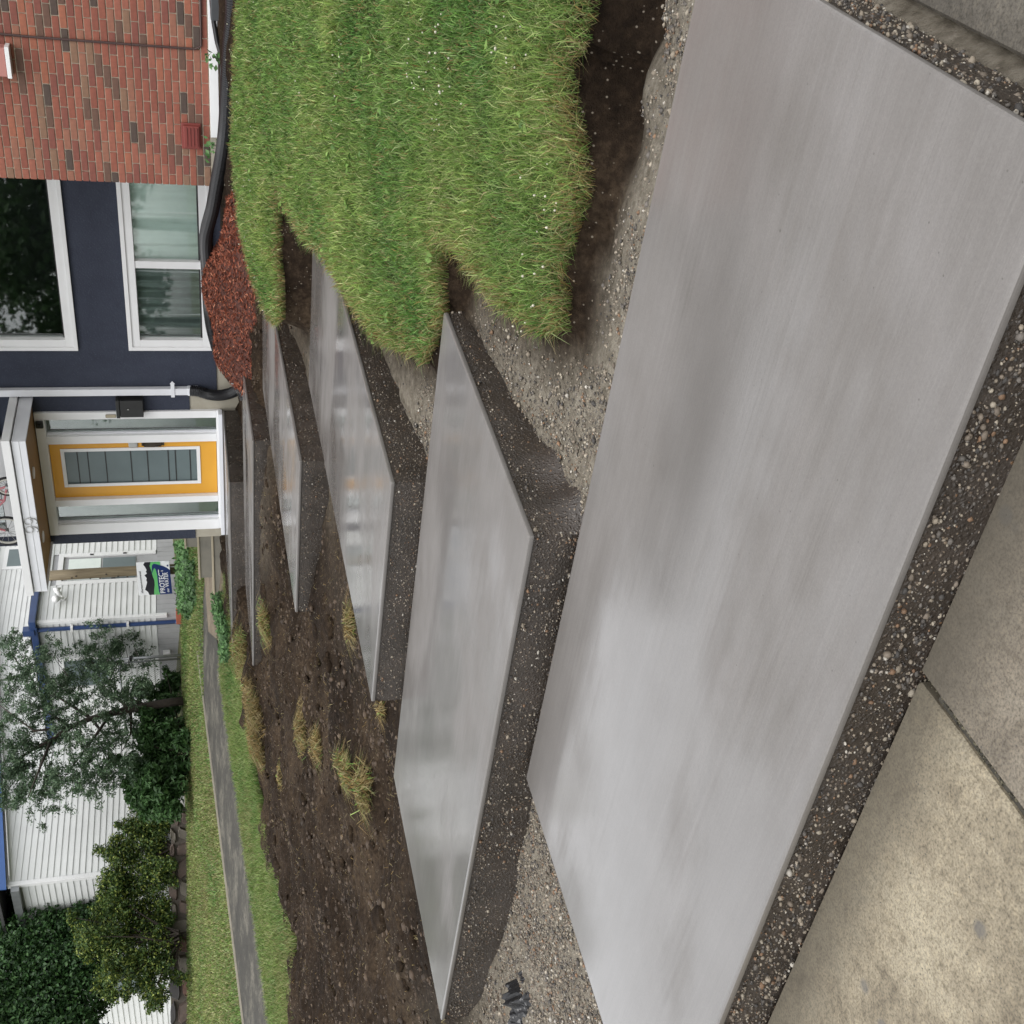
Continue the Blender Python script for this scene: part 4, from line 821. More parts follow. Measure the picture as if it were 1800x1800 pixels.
# ------------------------------------------------------------------ leafy things
def foliage(name, centers, radii, n, size, cols, parent, aspect=.45, shell=.55, bend=.3, up=.35, mat='leaf'):
    C = np.array(centers); R = np.array(radii); w = R.prod(1)**(2/3); pk = RNG.choice(len(C), n, p=w/w.sum()); d = RNG.normal(size=(n, 3)); d /= np.linalg.norm(d, axis=1)[:, None]
    rr = shell + (1 - shell)*RNG.random(n)**.6; rr *= 1 + .22*(vnoise(d[:, 0]*4 + pk*3.1, d[:, 2]*4 + d[:, 1]*5) - .5)*2
    P = C[pk] + d*R[pk]*rr[:, None]; nn = d*.7 + RNG.normal(0, .6, (n, 3)) + np.array([0, 0, up]); nn /= np.linalg.norm(nn, axis=1)[:, None]
    cc = cols[RNG.choice(len(cols), n)]*RNG.uniform(.7, 1.3, (n, 1)); V, F, Cc = leafquads(P, nn, RNG.uniform(size[0], size[1], n), cc, aspect, bend)
    return bulk(name, V, F, mat, parent, None, Cc)
def blobs(center, ext, k, r, seed, flat=1.0):
    g = np.random.default_rng(seed); c = []; q = []
    while len(c) < k:
        p = g.uniform(-1, 1, 3)
        if np.linalg.norm(p) > 1: continue
        c.append(np.array(center) + p*np.array(ext)); s = g.uniform(r[0], r[1]); q.append((s, s, s*flat))
    return c, q
DARK = np.array([(.026, .068, .02), (.038, .092, .026), (.056, .12, .035), (.016, .042, .013)])
OLIV = np.array([(.045, .088, .022), (.07, .12, .03), (.028, .055, .016), (.11, .165, .04), (.22, .26, .055)])
MIDG = np.array([(.042, .10, .028), (.06, .13, .04), (.028, .068, .02), (.085, .165, .058)])
WILL = np.array([(.065, .11, .06), (.09, .145, .08), (.045, .08, .044), (.125, .18, .105)])
# dark evergreen at the corner of the white house
zc_ = oP((332, 1700))
def tree(name, label, base, trunk_pts, rads, cat='tree', group=None):
    t = thing(name, base, label, cat, group); MB().tube(trunk_pts, rads, 9).build('trunk', 'bark', t, smooth=True); return t
cb = ox((300, 1690), -21.0)
ev = tree('evergreen_tree', 'dense dark evergreen tree at the corner of the white house', (cb[0], cb[1], 1.9), [(cb[0], cb[1], 1.8), (cb[0], cb[1], 3.2), (cb[0] + .1, cb[1], 5.2)], [.16, .12, .04])
cc_, rr_ = [], []
for px_, dpt, r in (((60, 1640), 20.2, .55), ((100, 1640), 20.1, .5), ((140, 1625), 20.0, .42), ((40, 1700), 20.3, .6), ((90, 1700), 20.2, .6), ((140, 1690), 20.1, .55), ((180, 1650), 20.0, .35), ((30, 1770), 20.5, .65), ((90, 1770), 20.4, .65), ((150, 1750), 20.3, .5), ((20, 1600), 20.6, .35), ((40, 1610), 20.6, .3), ((10, 1660), 20.5, .5), ((70, 1585), 20.3, .28), ((110, 1590), 20.2, .28), ((60, 1830), 20.5, .7), ((120, 1830), 20.4, .65), ((-30, 1720), 20.6, .8), ((-30, 1800), 20.6, .8), ((185, 1710), 20.3, .3), ((170, 1600), 19.9, .25)):
    q = ox(px_, -dpt); cc_.append(q); rr_.append((r, r, r))
foliage('crown', cc_, rr_, 52000, (.05, .11), DARK, ev, .55, .5)
# olive shrub row in front (two shrubs)
def shrub_px(name, label, pts, n, size, cols, base_px, xdep, cat='shrub', aspect=.5, group=None, shell=.5):
    b = ox(base_px, -xdep); s = thing(name, (b[0], b[1], b[2]), label, cat, group); C_, R_ = [], []
    for px_, r, dx in pts: q = ox(px_, -(xdep + dx)); C_.append(q); R_.append((r, r, r))
    for q_, r_ in list(zip(C_, R_)):
        for _ in range(2): C_.append(q_ + RNG.normal(0, .75, 3)*r_[0]); R_.append((r_[0]*.5,)*3)
    st_ = MB()
    for q in C_[::2]: st_.tube([(b[0] + random.uniform(-.15, .15), b[1] + random.uniform(-.15, .15), b[2] - .1), (b[0]*.5 + q[0]*.5, b[1]*.5 + q[1]*.5, b[2]*.55 + q[2]*.45), tuple(q)], [.022, .014, .005], 5)
    st_.build('stems', 'bark', s, kind='stuff'); 
    g = np.random.default_rng(len(C_)*7 + n); C3, R3 = [], []
    for c_, r_ in zip(C_, R_):
        for _ in range(16):
            d_ = g.normal(size=3); d_ /= np.linalg.norm(d_); C3.append(c_ + d_*np.array(r_)*g.uniform(.3, .95)); q_ = r_[0]*g.uniform(.28, .55); R3.append((q_, q_, q_))
    foliage('foliage', C3, R3, int(n*1.6), size, cols, s, aspect, .2); return s
shrub_px('olive_shrub', 'yellow green shrub behind the stone wall, reaching the white corner board', [((250, 1440), .32, 0), ((225, 1450), .2, 0), ((260, 1480), .4, 0), ((215, 1490), .33, 0), ((195, 1500), .25, 0), ((240, 1530), .45, .1), ((205, 1540), .3, 0), ((195, 1560), .28, 0), ((280, 1500), .3, .1), ((285, 1540), .35, .1), ((270, 1460), .3, 0)], 17000, (.035, .075), OLIV, (305, 1490), 18.4, group='olive shrubs behind the stone wall')
shrub_px('olive_shrub', 'broader yellow green shrub behind the stone wall under the dark evergreen', [((200, 1590), .35, 0), ((180, 1610), .3, 0), ((160, 1640), .28, 0), ((190, 1650), .42, 0), ((150, 1665), .22, 0), ((230, 1620), .45, .1), ((260, 1600), .4, .1), ((230, 1680), .42, .1), ((200, 1710), .3, 0), ((270, 1660), .4, .1), ((260, 1720), .35, .1), ((285, 1610), .3, .1), ((285, 1700), .3, .1), ((220, 1740), .22, 0), ((270, 1745), .25, 0)], 24000, (.035, .075), OLIV, (305, 1650), 18.9, group='olive shrubs behind the stone wall')
# leafy green bush by the gate
shrub_px('leafy_bush', 'bright green broad leaved bush at the foot of the chain link gate', [((285, 1390), .42, 0), ((260, 1400), .3, 0), ((300, 1350), .42, .0), ((270, 1360), .35, 0), ((240, 1390), .2, 0), ((295, 1310), .4, 0), ((265, 1310), .3, .1), ((290, 1270), .35, .1), ((260, 1260), .22, .2), ((300, 1240), .25, .1), ((250, 1210), .2, .3), ((275, 1220), .28, .3), ((300, 1200), .2, .2), ((295, 1420), .25, 0), ((245, 1350), .18, 0)], 15000, (.07, .15), MIDG, (322, 1330), 16.55, aspect=.38, shell=.35)
# the tree in front of the white house
tb = ox((318, 1232), -16.3); tk = [ox(p, -16.2) for p in ((322, 1232), (290, 1236), (262, 1241), (230, 1247), (195, 1254), (160, 1263), (125, 1278), (90, 1300), (55, 1320))]
ash = thing('ash_tree', (tb[0], tb[1], tb[2]), 'slender grey green leaved tree in front of the white house', 'tree')
MB().tube(tk, [.085, .08, .075, .07, .06, .05, .04, .03, .018], 9).build('trunk', 'bark', ash, smooth=True)
brs = [((230, 1247), (190, 1215), (160, 1190)), ((262, 1241), (215, 1225), (190, 1200), (215, 1150)), ((195, 1254), (170, 1290), (140, 1330), (110, 1370)), ((160, 1263), (110, 1230), (60, 1200), (20, 1150)), ((125, 1278), (80, 1250), (40, 1230)), ((90, 1300), (70, 1350), (50, 1400)), ((160, 1263), (190, 1300), (190, 1340)), ((55, 1320), (20, 1340)), ((125, 1278), (60, 1285), (0, 1240)), ((230, 1247), (230, 1290), (215, 1320))]
lb = MB()
LC = []
for bi, b_ in enumerate(brs):
    dd = -16.2 + (bi % 3 - 1)*.35; pt = [ox(p, -16.2 if i == 0 else dd) for i, p in enumerate(b_)]; MB().tube(pt, list(np.linspace(.032, .007, len(pt))), 6).build('limb', 'bark', ash, smooth=True)
fol = [(40, 1150), (20, 1130), (60, 1175), (90, 1150), (75, 1120), (20, 1200), (55, 1220), (100, 1200), (130, 1190), (160, 1160), (185, 1140), (205, 1150), (195, 1125), (220, 1135), (230, 1120), (150, 1140), (150, 1220), (120, 1240), (80, 1260), (40, 1260), (10, 1260), (175, 1190), (190, 1220), (200, 1180), (150, 1270), (110, 1290), (60, 1300), (20, 1310), (90, 1330), (130, 1320), (170, 1310), (200, 1300), (40, 1350), (70, 1380), (110, 1370), (140, 1360), (175, 1350), (190, 1365), (20, 1390), (50, 1400), (90, 1390), (20, 1350), (215, 1330), (225, 1270), (215, 1240), (240, 1200), (5, 1400), (215, 1215), (235, 1235), (190, 1260), (70, 1200)]
C_ = []; R_ = []
for i, p in enumerate(fol):
    q = ox(p, -16.2 + random.uniform(-.5, .5)); C_.append(q); r = random.uniform(.12, .26)*(.8 if (p[1] < 1150 or p[1] > 1370) else 1.0); R_.append((r, r, r*.9))
tw = MB()
for q in C_[::1]:
    k = min(tk, key=lambda t_: np.linalg.norm(t_ - q)); tw.tube([tuple(k*.35 + q*.65 + np.array([0, 0, -.05])), tuple(q)], [.008, .003], 4)
tw.build('twigs', 'bark', ash, kind='stuff')
n = 44000; C2 = np.array(C_); par = RNG.integers(0, len(C2), 620); tipd = RNG.normal(0, 1, (620, 3)); tipd /= np.linalg.norm(tipd, axis=1)[:, None]; sc0 = C2[par] + RNG.normal(0, .17, (620, 3)); ln0 = RNG.uniform(.12, .34, 620)
pk = RNG.integers(0, 620, n); tt = RNG.random(n); P = sc0[pk] + tipd[pk]*(ln0[pk]*tt)[:, None] + np.array([0, 0, -.10])*(tt**2)[:, None] + RNG.normal(0, .035, (n, 3)); nn = RNG.normal(0, .6, (n, 3)) + np.array([0, 0, .5]); nn /= np.linalg.norm(nn, axis=1)[:, None]
V, F, Cc = leafquads(P, nn, RNG.uniform(.045, .085, n), WILL[RNG.choice(4, n)]*RNG.uniform(.7, 1.3, (n, 1))*(.8 + .5*RNG.random(620))[pk][:, None], .34); bulk('crown', V, F, 'leaf', ash, None, Cc)
# creeping plants by the steps
def ground_plants(name, label, poly_px, n, size, cols, zadd, cat='plants', hmax=.25):
    Q = [oP(p)[:2] for p in poly_px]; pl = np.array(Q); P = sample(n*6, pl[:, 0].min(), pl[:, 0].max(), pl[:, 1].min(), pl[:, 1].max(), lambda P: inside(P, Q))[:n]; k = len(P); z = P1(P[:, 0], P[:, 1]) + zadd + hmax*RNG.random(k)**1.5
    nn = RNG.normal(0, .5, (k, 3)) + np.array([.2, -.4, .8]); nn /= np.linalg.norm(nn, axis=1)[:, None]; V, F, Cc = leafquads(np.column_stack([P, z]), nn, RNG.uniform(size[0], size[1], k), cols[RNG.choice(len(cols), k)]*RNG.uniform(.7, 1.3, (k, 1)), .55)
    return tag(bulk(name, V, F, 'leaf', None, 'stuff', Cc), label, cat)
ground_plants('ivy', 'dark glossy ivy edging the sandy landing', [(345, 985), (348, 1060), (335, 1090), (322, 1060), (318, 990)], 2600, (.05, .12), MIDG, .01, hmax=.10)
ground_plants('ground_cover', 'bright green leafy ground cover along the upper path edge', [(392, 1040), (398, 1045), (412, 1100), (418, 1150), (410, 1165), (402, 1110), (393, 1075)], 2200, (.04, .09), MIDG*1.35, .02, hmax=.16)
ground_plants('bank_plants', 'tangled green plants on the bank below the sign', [(335, 950), (335, 1070), (322, 1080), (318, 1000), (318, 950)], 2400, (.05, .11), MIDG*1.5, .01, hmax=.13)
# small weeds by the brick wall
for px_, lb_ in (((380, 105), 'small leafy weed in front of the white base board'), ((379, 258), 'small weed at the end of the white base board')):
    c = oy(px_, 11.0); w_ = thing('weed', (c[0], c[1], .95), lb_, 'weed'); k = 26; P = np.column_stack([RNG.normal(c[0], .05, k), RNG.normal(c[1], .03, k), RNG.uniform(.97, c[2] + .09, k)]); nn = RNG.normal(0, .5, (k, 3)) + np.array([.1, -.6, .6]); nn /= np.linalg.norm(nn, axis=1)[:, None]
    V, F, Cc = leafquads(P, nn, RNG.uniform(.04, .075, k), MIDG[RNG.choice(4, k)]*1.6, .6); bulk('leaves', V, F, 'leaf', w_, None, Cc); MB().tube([(c[0], c[1], .93), (c[0] + .02, c[1], c[2] + .035)], .004, 5).build('stem', 'leafstem' if 'leafstem' in MATS else 'bark', w_)

# ------------------------------------------------------------------ white neighbour house
VX, VY = -15.66, 17.13
nb = thing('white_house', (-18, 17, 1.7), 'white clapboard house with blue gutters behind the trees', 'house')
PITW = .112
def siding(p0, p1, z0, z1, out, name='siding_board', ztop=None, holes=()):
    # boards one by one between p0 and p1 (plan points), each tilted so that its lower edge stands proud
    p0 = np.array(p0, float); p1 = np.array(p1, float); o = np.array(out, float); L = np.linalg.norm(p1 - p0); dirx = (p1 - p0)/L; z = z0
    while z < z1 - .01:
        h = min(PITW, z1 - z); segs = [(0.0, L)]
        for a, b, hz0, hz1 in holes:
            if z + h > hz0 and z < hz1:
                ns = []
                for s0, s1 in segs:
                    if b <= s0 or a >= s1: ns.append((s0, s1)); continue
                    if a > s0: ns.append((s0, a))
                    if b < s1: ns.append((b, s1))
                segs = ns
        for s0, s1 in segs:
            if ztop is not None:
                # rake: shorten boards that rise above the sloping edge
                lo = max(s0, (z + h - ztop[0])/ztop[1]) if ztop[1] > 0 else s0
                s0 = lo
                if s1 - s0 < .05: continue
            a = p0 + dirx*s0; b = p0 + dirx*s1; q = o*.018; r = o*.004
            MB().add([(a[0] + q[0], a[1] + q[1], z), (b[0] + q[0], b[1] + q[1], z), (b[0] + r[0], b[1] + r[1], z + h), (a[0] + r[0], a[1] + r[1], z + h), (a[0] - r[0], a[1] - r[1], z), (b[0] - r[0], b[1] - r[1], z), (b[0] - r[0], b[1] - r[1], z + h), (a[0] - r[0], a[1] - r[1], z + h)],
                     [(0, 1, 2, 3), (0, 4, 5, 1), (3, 2, 6, 7), (0, 3, 7, 4), (1, 5, 6, 2)]).build(name, 'white_siding', nb)
        z += h
XM = -19.0; MYC = 13.66
core = MB().box(XM - 7, XM - .012, MYC + .012, 30, 1.4, 4.95); core.build('house_core', 'grey_skirt', nb)
MB().box(XM - .012, VX - .012, VY + .012, 24.0, 1.4, 4.42).build('porch_core', 'grey_skirt', nb)
# porch: wall that holds the side door (runs back), and its front wall with the window
dy0, dy1 = VY + 1.05, VY + 2.02
siding((VX, VY), (VX, 24.0), 2.21, 4.40, (1, 0), holes=((dy0 - VY, dy1 - VY, 2.2, 4.12),))
siding((XM, VY), (VX, VY), 2.21, 4.38, (0, -1), holes=((XM*-1 - 17.55, XM*-1 - 16.62, 3.12, 4.10),))
siding((XM, MYC), (XM, 24.0), 2.3, 6.6, (1, 0), holes=((VY + .0 - MYC, 24 - MYC, 1.0, 4.40),))
siding((-26, MYC), (XM, MYC), 1.95, 4.75, (0, -1), holes=((26 - 23.3, 26 - 22.0, 2.75, 4.0),))
MB().box(XM - .01, XM + .0, MYC + .02, 24, 4.96, 6.7).build('gable_core', 'white_siding', nb)
for x0, y0, x1, y1, za, zb_ in ((VX - .05, VY - .024, VX + .024, VY + .05, 2.0, 4.42), (XM - .06, MYC - .026, XM + .028, MYC + .06, 1.9, 4.98)):
    MB().box(x0, x1, y0, y1, za, zb_).build('corner_board', 'white_trim', nb, bevel=.006)
# vertical grey skirt boards
for k in range(22): y = VY + .02 + k*.15; MB().box(VX - .01, VX + .012, y, y + .143, 1.55, 2.2).build('skirt_board', 'grey_skirt', nb)
for k in range(20): x = VX - .04 - k*.15; MB().box(x - .143, x, VY - .010, VY + .01, 1.55, 2.2).build('skirt_board', 'grey_skirt', nb)
# gutters, downspout
MB().box(VX - .02, VX + .13, VY - .13, 24.0, 4.40, 4.52).build('gutter', 'blue_gutter', nb, bevel=.01); MB().box(XM, VX - .022, VY - .13, VY - .0, 4.385, 4.505).build('gutter', 'blue_gutter', nb, bevel=.01)
MB().box(VX - .20, VX - .06, VY - .16, VY - .02, 4.44, 4.64).build('gutter_box', 'blue_gutter', nb)
ds_ = MB().tube([(VX - .14, VY - .06, 4.45), (VX - .14, VY - .06, 1.86), (VX - .12, VY - .10, 1.78), (VX - .04, VY - .22, 1.76)], .042, 8).build('downspout', 'blue_gutter', nb)
for z in (3.75, 2.72): MB().box(VX - .20, VX - .08, VY - .11, VY - .015, z, z + .045).build('bracket', 'white_trim', nb)
MB().prism([(XM, VY - .1), (VX + .1, VY - .1), (VX + .1, 24), (XM, 24)], 4.521, [4.53, 4.53, 4.6, 4.9]).build('porch_roof', 'roof_felt', nb)
# sloping blue fascia of the big gable, and its roof
rk = MB().extr([(XM + .20, MYC - .2, 4.96), (XM + .20, MYC - .2, 5.10), (XM + .20, 24, 6.55), (XM + .20, 24, 6.41)], (-.03, 0, 0)); rk.build('fascia', 'bright_blue_fascia', nb)
MB().extr([(XM + .20, MYC - .25, 5.105), (XM + .20, MYC - .25, 5.16), (XM + .20, 24, 6.63), (XM + .20, 24, 6.56)], (-8, 0, 0)).build('roof', 'roof_felt', nb)
MB().extr([(XM + .02, MYC + .1, 4.94), (XM + .17, MYC + .1, 4.94), (XM + .17, 24, 6.39), (XM + .02, 24, 6.39)], (0, 0, .01)).build('soffit', 'white_trim', nb)
MB().box(-26, XM + .0, MYC - .14, MYC - .03, 4.78, 4.92).build('front_gutter', 'galvanised', nb)
# side door
dr_ = MB().box(VX - .01, VX + .03, dy0, dy0 + .10, 2.22, 4.12).box(VX - .01, VX + .03, dy1 - .10, dy1, 2.22, 4.12).box(VX - .01, VX + .03, dy0 + .10, dy1 - .10, 4.02, 4.12).build('side_door_frame', 'white_trim', nb, bevel=.004)
MB().box(VX - .035, VX - .013, dy0 + .10, dy1 - .10, 2.22, 4.02).build('side_door', 'galvanised', nb)
MB().box(VX - .0125, VX + .004, dy0 + .16, dy1 - .16, 3.30, 3.92).build('upper_pane', 'curtain_fabric', nb); MB().box(VX - .0125, VX + .004, dy0 + .16, dy1 - .16, 2.62, 3.26).build('lower_pane', 'door_panel_glass', nb)
MB().box(VX + .005, VX + .03, dy0 + .12, dy0 + .15, 3.0, 3.08).build('door_handle', 'black_metal', nb)
for zz in (2.8, 3.45): MB().box(VX + .031, VX + .04, dy1 - .09, dy1 - .05, zz, zz + .07).build('hinge', 'black_metal', nb)
# porch window and front window
def nwin(x0, x1, z0, z1, y):
    w = MB(); w.box(x0, x1, y - .03, y + .02, z0, z0 + .09).box(x0, x1, y - .03, y + .02, z1 - .09, z1).box(x0, x0 + .09, y - .03, y + .02, z0 + .09, z1 - .09).box(x1 - .09, x1, y - .03, y + .02, z0 + .09, z1 - .09)
    f = w.build('window', 'white_trim', nb, bevel=.005); MB().box(x0 + .09, x1 - .09, y + .006, y + .011, z0 + .09, z1 - .09).build('pane', 'door_panel_glass', f)
nwin(-17.55, -16.62, 3.12, 4.10, VY); nwin(-23.3, -22.0, 2.75, 4.0, MYC)
q = ox((33, 985), XM)
uw = MB().box(XM - .01, XM + .03, q[1] - .35, q[1] + .5, q[2] - .25, q[2] + .35).build('upper_window', 'white_trim', nb, bevel=.006); MB().box(XM + .031, XM + .036, q[1] - .25, q[1] + .4, q[2] - .15, q[2] + .25).build('pane', 'door_panel_glass', uw)
# floodlight
fl = ox((103, 1048), VX + .1); fd = thing('floodlight', (VX + .02, fl[1], fl[2]), 'white twin floodlight on the white clapboard wall', 'lamp')
MB().tube([(VX + .025, fl[1], fl[2] - .08), (VX + .05, fl[1], fl[2] - .08)], .05, 14).build('base_plate', 'white_trim', fd)
for s in (-1, 1):
    MB().tube([(VX + .05, fl[1], fl[2] - .08), (VX + .10, fl[1] + s*.06, fl[2] - .02)], .014, 8).build('arm', 'white_trim', fd)
    MB().tube([(VX + .09, fl[1] + s*.05, fl[2] - .03), (VX + .13, fl[1] + s*.11, fl[2] + .03), (VX + .17, fl[1] + s*.16, fl[2] + .035)], [.035, .05, .075], 14).build('lamp_head', 'white_trim', fd, smooth=True)
o = MB().box(VX - 1.05, VX - .92, VY - .12, VY - .022, 1.98, 2.12).build('outlet_box', 'white_trim', None, bevel=.01); tag(o, 'white outlet box on the grey skirt of the white house', 'box')
# wooden post and the campaign sign
pb = oP((318, 1000)); pw = .085
pst = thing('wooden_post', tuple(pb), 'rough knotty wooden post standing behind the campaign sign', 'post')
pk = MB(); pk.tube([(pb[0], pb[1], pb[2] - .2), (pb[0] + .01, pb[1], 2.6), (pb[0], pb[1], 3.6), (pb[0] - .01, pb[1], float(oy((76, 1000), pb[1])[2]))], [.105, .10, .105, .10], 12); pk.build('shaft', 'post_wood', pst, smooth=True)
for k in range(9): zk = 2.75 + k*.17 + random.uniform(-.05, .05); ak = random.uniform(3.6, 5.4); MB().tube([(pb[0] + .09*math.cos(ak), pb[1] + .09*math.sin(ak), zk), (pb[0] + .115*math.cos(ak), pb[1] + .115*math.sin(ak), zk + .01)], [.022, .012], 7).build('knot', 'bark', pst)
sgn_y = pb[1] - .22
cn = {k: oy(p, sgn_y) for k, p in dict(tl=(244, 1047), tr=(239, 989), br=(297, 986), bl=(303, 1043)).items()}
sgn = thing('campaign_sign', tuple((cn['bl'] + cn['br'])/2), 'square campaign sign reading protect our water with black mountains', 'sign')
def sp(u, v, d=0.0):       # u right 0..1, v up 0..1 on the sign
    p = (cn['bl']*(1 - u) + cn['br']*u)*(1 - v) + (cn['tl']*(1 - u) + cn['tr']*u)*v; return np.array([p[0], p[1] - d, p[2]])
def patch(name, uv, mat, d): return MB().extr([sp(u, v, d) for u, v in uv], (0, .0015, 0)).build(name, mat, sgn)
MB().extr([sp(0, 0, 0), sp(1, 0, 0), sp(1, 1, 0), sp(0, 1, 0)], (0, .008, 0)).build('board', 'sign_white', sgn)
patch('mountains', [(0, .40), (1, .40), (1, .74), (.93, .79), (.86, .74), (.76, .70), (.72, .73), (.66, .70), (.61, .78), (.52, .72), (.46, .74), (.40, .72), (.33, .74), (.25, .77), (.17, .80), (.10, .72), (0, .68)], 'sign_black', .003)
patch('hills', [(0, .28), (1, .28), (1, .56), (.88, .60), (.72, .56), (.6, .54), (.45, .50), (.3, .50), (.15, .53), (0, .54)], 'sign_green', .006)
patch('river', [(.0, 0), (1.0, 0), (1.0, .02), (.76, .03), (.80, .08), (.86, .20), (.92, .36), (.95, .47), (.90, .53), (.80, .54), (.70, .55), (.62, .62), (.68, .54), (.76, .51), (.82, .47), (.78, .43), (.6, .40), (.3, .40), (.1, .39), (.0, .36)], 'sign_navy', .009)
patch('corner', [(.74, .0), (1, 0), (1, .21), (.92, .21), (.84, .12)], 'sign_white', .012)
def lettering(txt, u, v, hgt, mat, d, squeeze=1.0):
    cu = bpy.data.curves.new('t', 'FONT'); cu.body = txt; cu.size = 1.0; cu.align_x = 'LEFT'; cu.extrude = 0.0; cu.offset = .012
    tmp = bpy.data.objects.new('t', cu); COL.objects.link(tmp); dg = bpy.context.evaluated_depsgraph_get(); me = bpy.data.meshes.new_from_object(tmp.evaluated_get(dg)); bpy.data.objects.remove(tmp)
    xs = np.array([v_.co[:] for v_ in me.vertices]); wid = xs[:, 0].max()
    ex = (cn['br'] - cn['bl']); ez = (cn['tl'] - cn['bl']); lx = np.linalg.norm(ex)
    for v_ in me.vertices:
        p = sp(u, v, d) + ex*(v_.co.x*hgt*squeeze) + ez*(v_.co.y*hgt); v_.co = Vector(p - BASE[sgn.name])
    return link('lettering', me, mat, sgn)
lettering('PROTECT', .035, .205, .205, 'sign_white', .013, .83); lettering('our', .06, .085, .11, 'sign_white', .013, .8); lettering('WATER', .225, .075, .165, 'sign_white', .013, .80)
lettering('albertaenvironmental', .07, .86, .085, 'sign_black', .004, .93)
MB().box(sp(.85, .08)[0], sp(.90, .08)[0], sgn_y - .016, sgn_y - .013, sp(0, .07)[2], sp(0, .115)[2]).build('emblem', 'sign_navy', sgn)
for u in (.2, .8): MB().tube([sp(u, .3, -.02), sp(u, -.45, -.02)], .006, 6).build('stake', 'galvanised', sgn)
# ------------------------------------------------------------------ chain link gate
GY = 16.5; ga, gb = oy((195, 1160), GY), oy((195, 1230), GY); gt = thing('chain_link_gate', ((ga[0] + gb[0])/2, GY, 1.7), 'chain link garden gate with rounded tube frame between two posts', 'gate')
zt_, zb_ = oy((212, 1195), GY)[2], oy((318, 1195), GY)[2]
for x, zp in ((ga[0], oy((193, 1163), GY)[2]), (gb[0], oy((193, 1231), GY)[2])): MB().tube([(x, GY, zb_ - .2), (x, GY, zp)], .028, 10).build('post', 'galvanised', gt, smooth=True)
fx0, fx1 = gb[0] + .11, ga[0] - .10; rr_ = .12
pts = [(fx0, GY, zb_), (fx0, GY, zt_ - rr_), (fx0 + .035, GY, zt_ - .035), (fx0 + rr_, GY, zt_), (fx1 - rr_, GY, zt_), (fx1 - .035, GY, zt_ - .035), (fx1, GY, zt_ - rr_), (fx1, GY, zb_)]
MB().tube(pts, .018, 8).build('gate_frame', 'galvanised', gt, smooth=True)
wr = MB(); n_ = 15; wd_ = fx1 - fx0; hh_ = zt_ - zb_; stp = .055
for sgn_ in (1, -1):
    c = -hh_
    while c < wd_ + hh_:
        t0, t1 = 0.0, hh_
        pa = []
        for t_ in np.linspace(0, hh_, 40):
            x = c + sgn_*t_ if sgn_ == 1 else c + hh_ - t_
            if 0 <= x <= wd_: pa.append((fx0 + x, GY, zb_ + t_))
        if len(pa) > 1: wr.tube([pa[0], pa[-1]], .0022, 4, cap=False)
        c += stp
wr.build('mesh_wires', 'galvanised', gt, kind='stuff')
for x, z in ((ga[0], zt_ - .25), (gb[0], zt_ - .2)): MB().box(x - .05, x + .05, GY - .03, GY + .03, z, z + .05).build('latch', 'black_metal', gt)
# ------------------------------------------------------------------ stone wall of separate stones
wa, wb = oP((330, 1425)), oP((331, 1815)); sw = thing('stone_wall', tuple(wa), 'low wall of mixed brown and grey field stones below the shrubs', 'wall')
dW = (wb - wa); LW = np.linalg.norm(dW[:2]); dW = dW/LW; nW = np.array([-dW[1], dW[0], 0]); nW = nW if nW[1] > 0 else -nW
bl = MB()
def wpt(s, h, d): p = wa + dW*s; return (p[0] + nW[0]*d, p[1] + nW[1]*d, p[2] + h)
HW = .32
bl.add([wpt(0, -.2, .05), wpt(LW + 2, -.2, .05), wpt(LW + 2, HW - .02, .05), wpt(0, HW - .02, .05), wpt(0, -.2, .4), wpt(LW + 2, -.2, .4), wpt(LW + 2, HW - .02, .4), wpt(0, HW - .02, .4)], [(0, 1, 2, 3), (3, 2, 6, 7), (0, 3, 7, 4), (1, 5, 6, 2), (4, 7, 6, 5)]).build('mortar_bed', 'stone_mortar', sw)
s = 0.0
while s < LW + 1.8:
    w_ = random.uniform(.22, .42); split = random.uniform(.35, .7)*HW; tilt = random.uniform(-.06, .06)
    for h0, h1 in ((-.08, split), (split, HW + random.uniform(-.03, .05))):
        if random.random() < .25 and h0 < 0: h1 = HW
        k = 8; pr = []
        for q in range(k):
            a = 2*math.pi*q/k + .2; pr.append((s + w_/2 + (w_/2 - .012)*np.sign(math.cos(a))*abs(math.cos(a))**.55*random.uniform(.9, 1.0) + tilt*(1 if math.sin(a) > 0 else -1), (h0 + h1)/2 + ((h1 - h0)/2 - .010)*np.sign(math.sin(a))*abs(math.sin(a))**.55*random.uniform(.9, 1.0)))
        o_ = MB(); c_ = (np.mean([p[0] for p in pr]), np.mean([p[1] for p in pr]))
        o_.v = [wpt(p[0], p[1], .045) for p in pr] + [wpt(c_[0] + (p[0] - c_[0])*.82, c_[1] + (p[1] - c_[1])*.82, -.015 + random.uniform(-.015, .012)) for p in pr]
        o_.f = [(q, (q + 1) % k, k + (q + 1) % k, k + q) for q in range(k)] + [tuple(range(k, 2*k))]
        o_.build('stone', random.choice(['stone_a', 'stone_b', 'stone_c', 'stone_d', 'stone_b', 'stone_a']), sw)
        if h1 == HW and h0 < 0: break
    s += w_ + random.uniform(.0, .02)
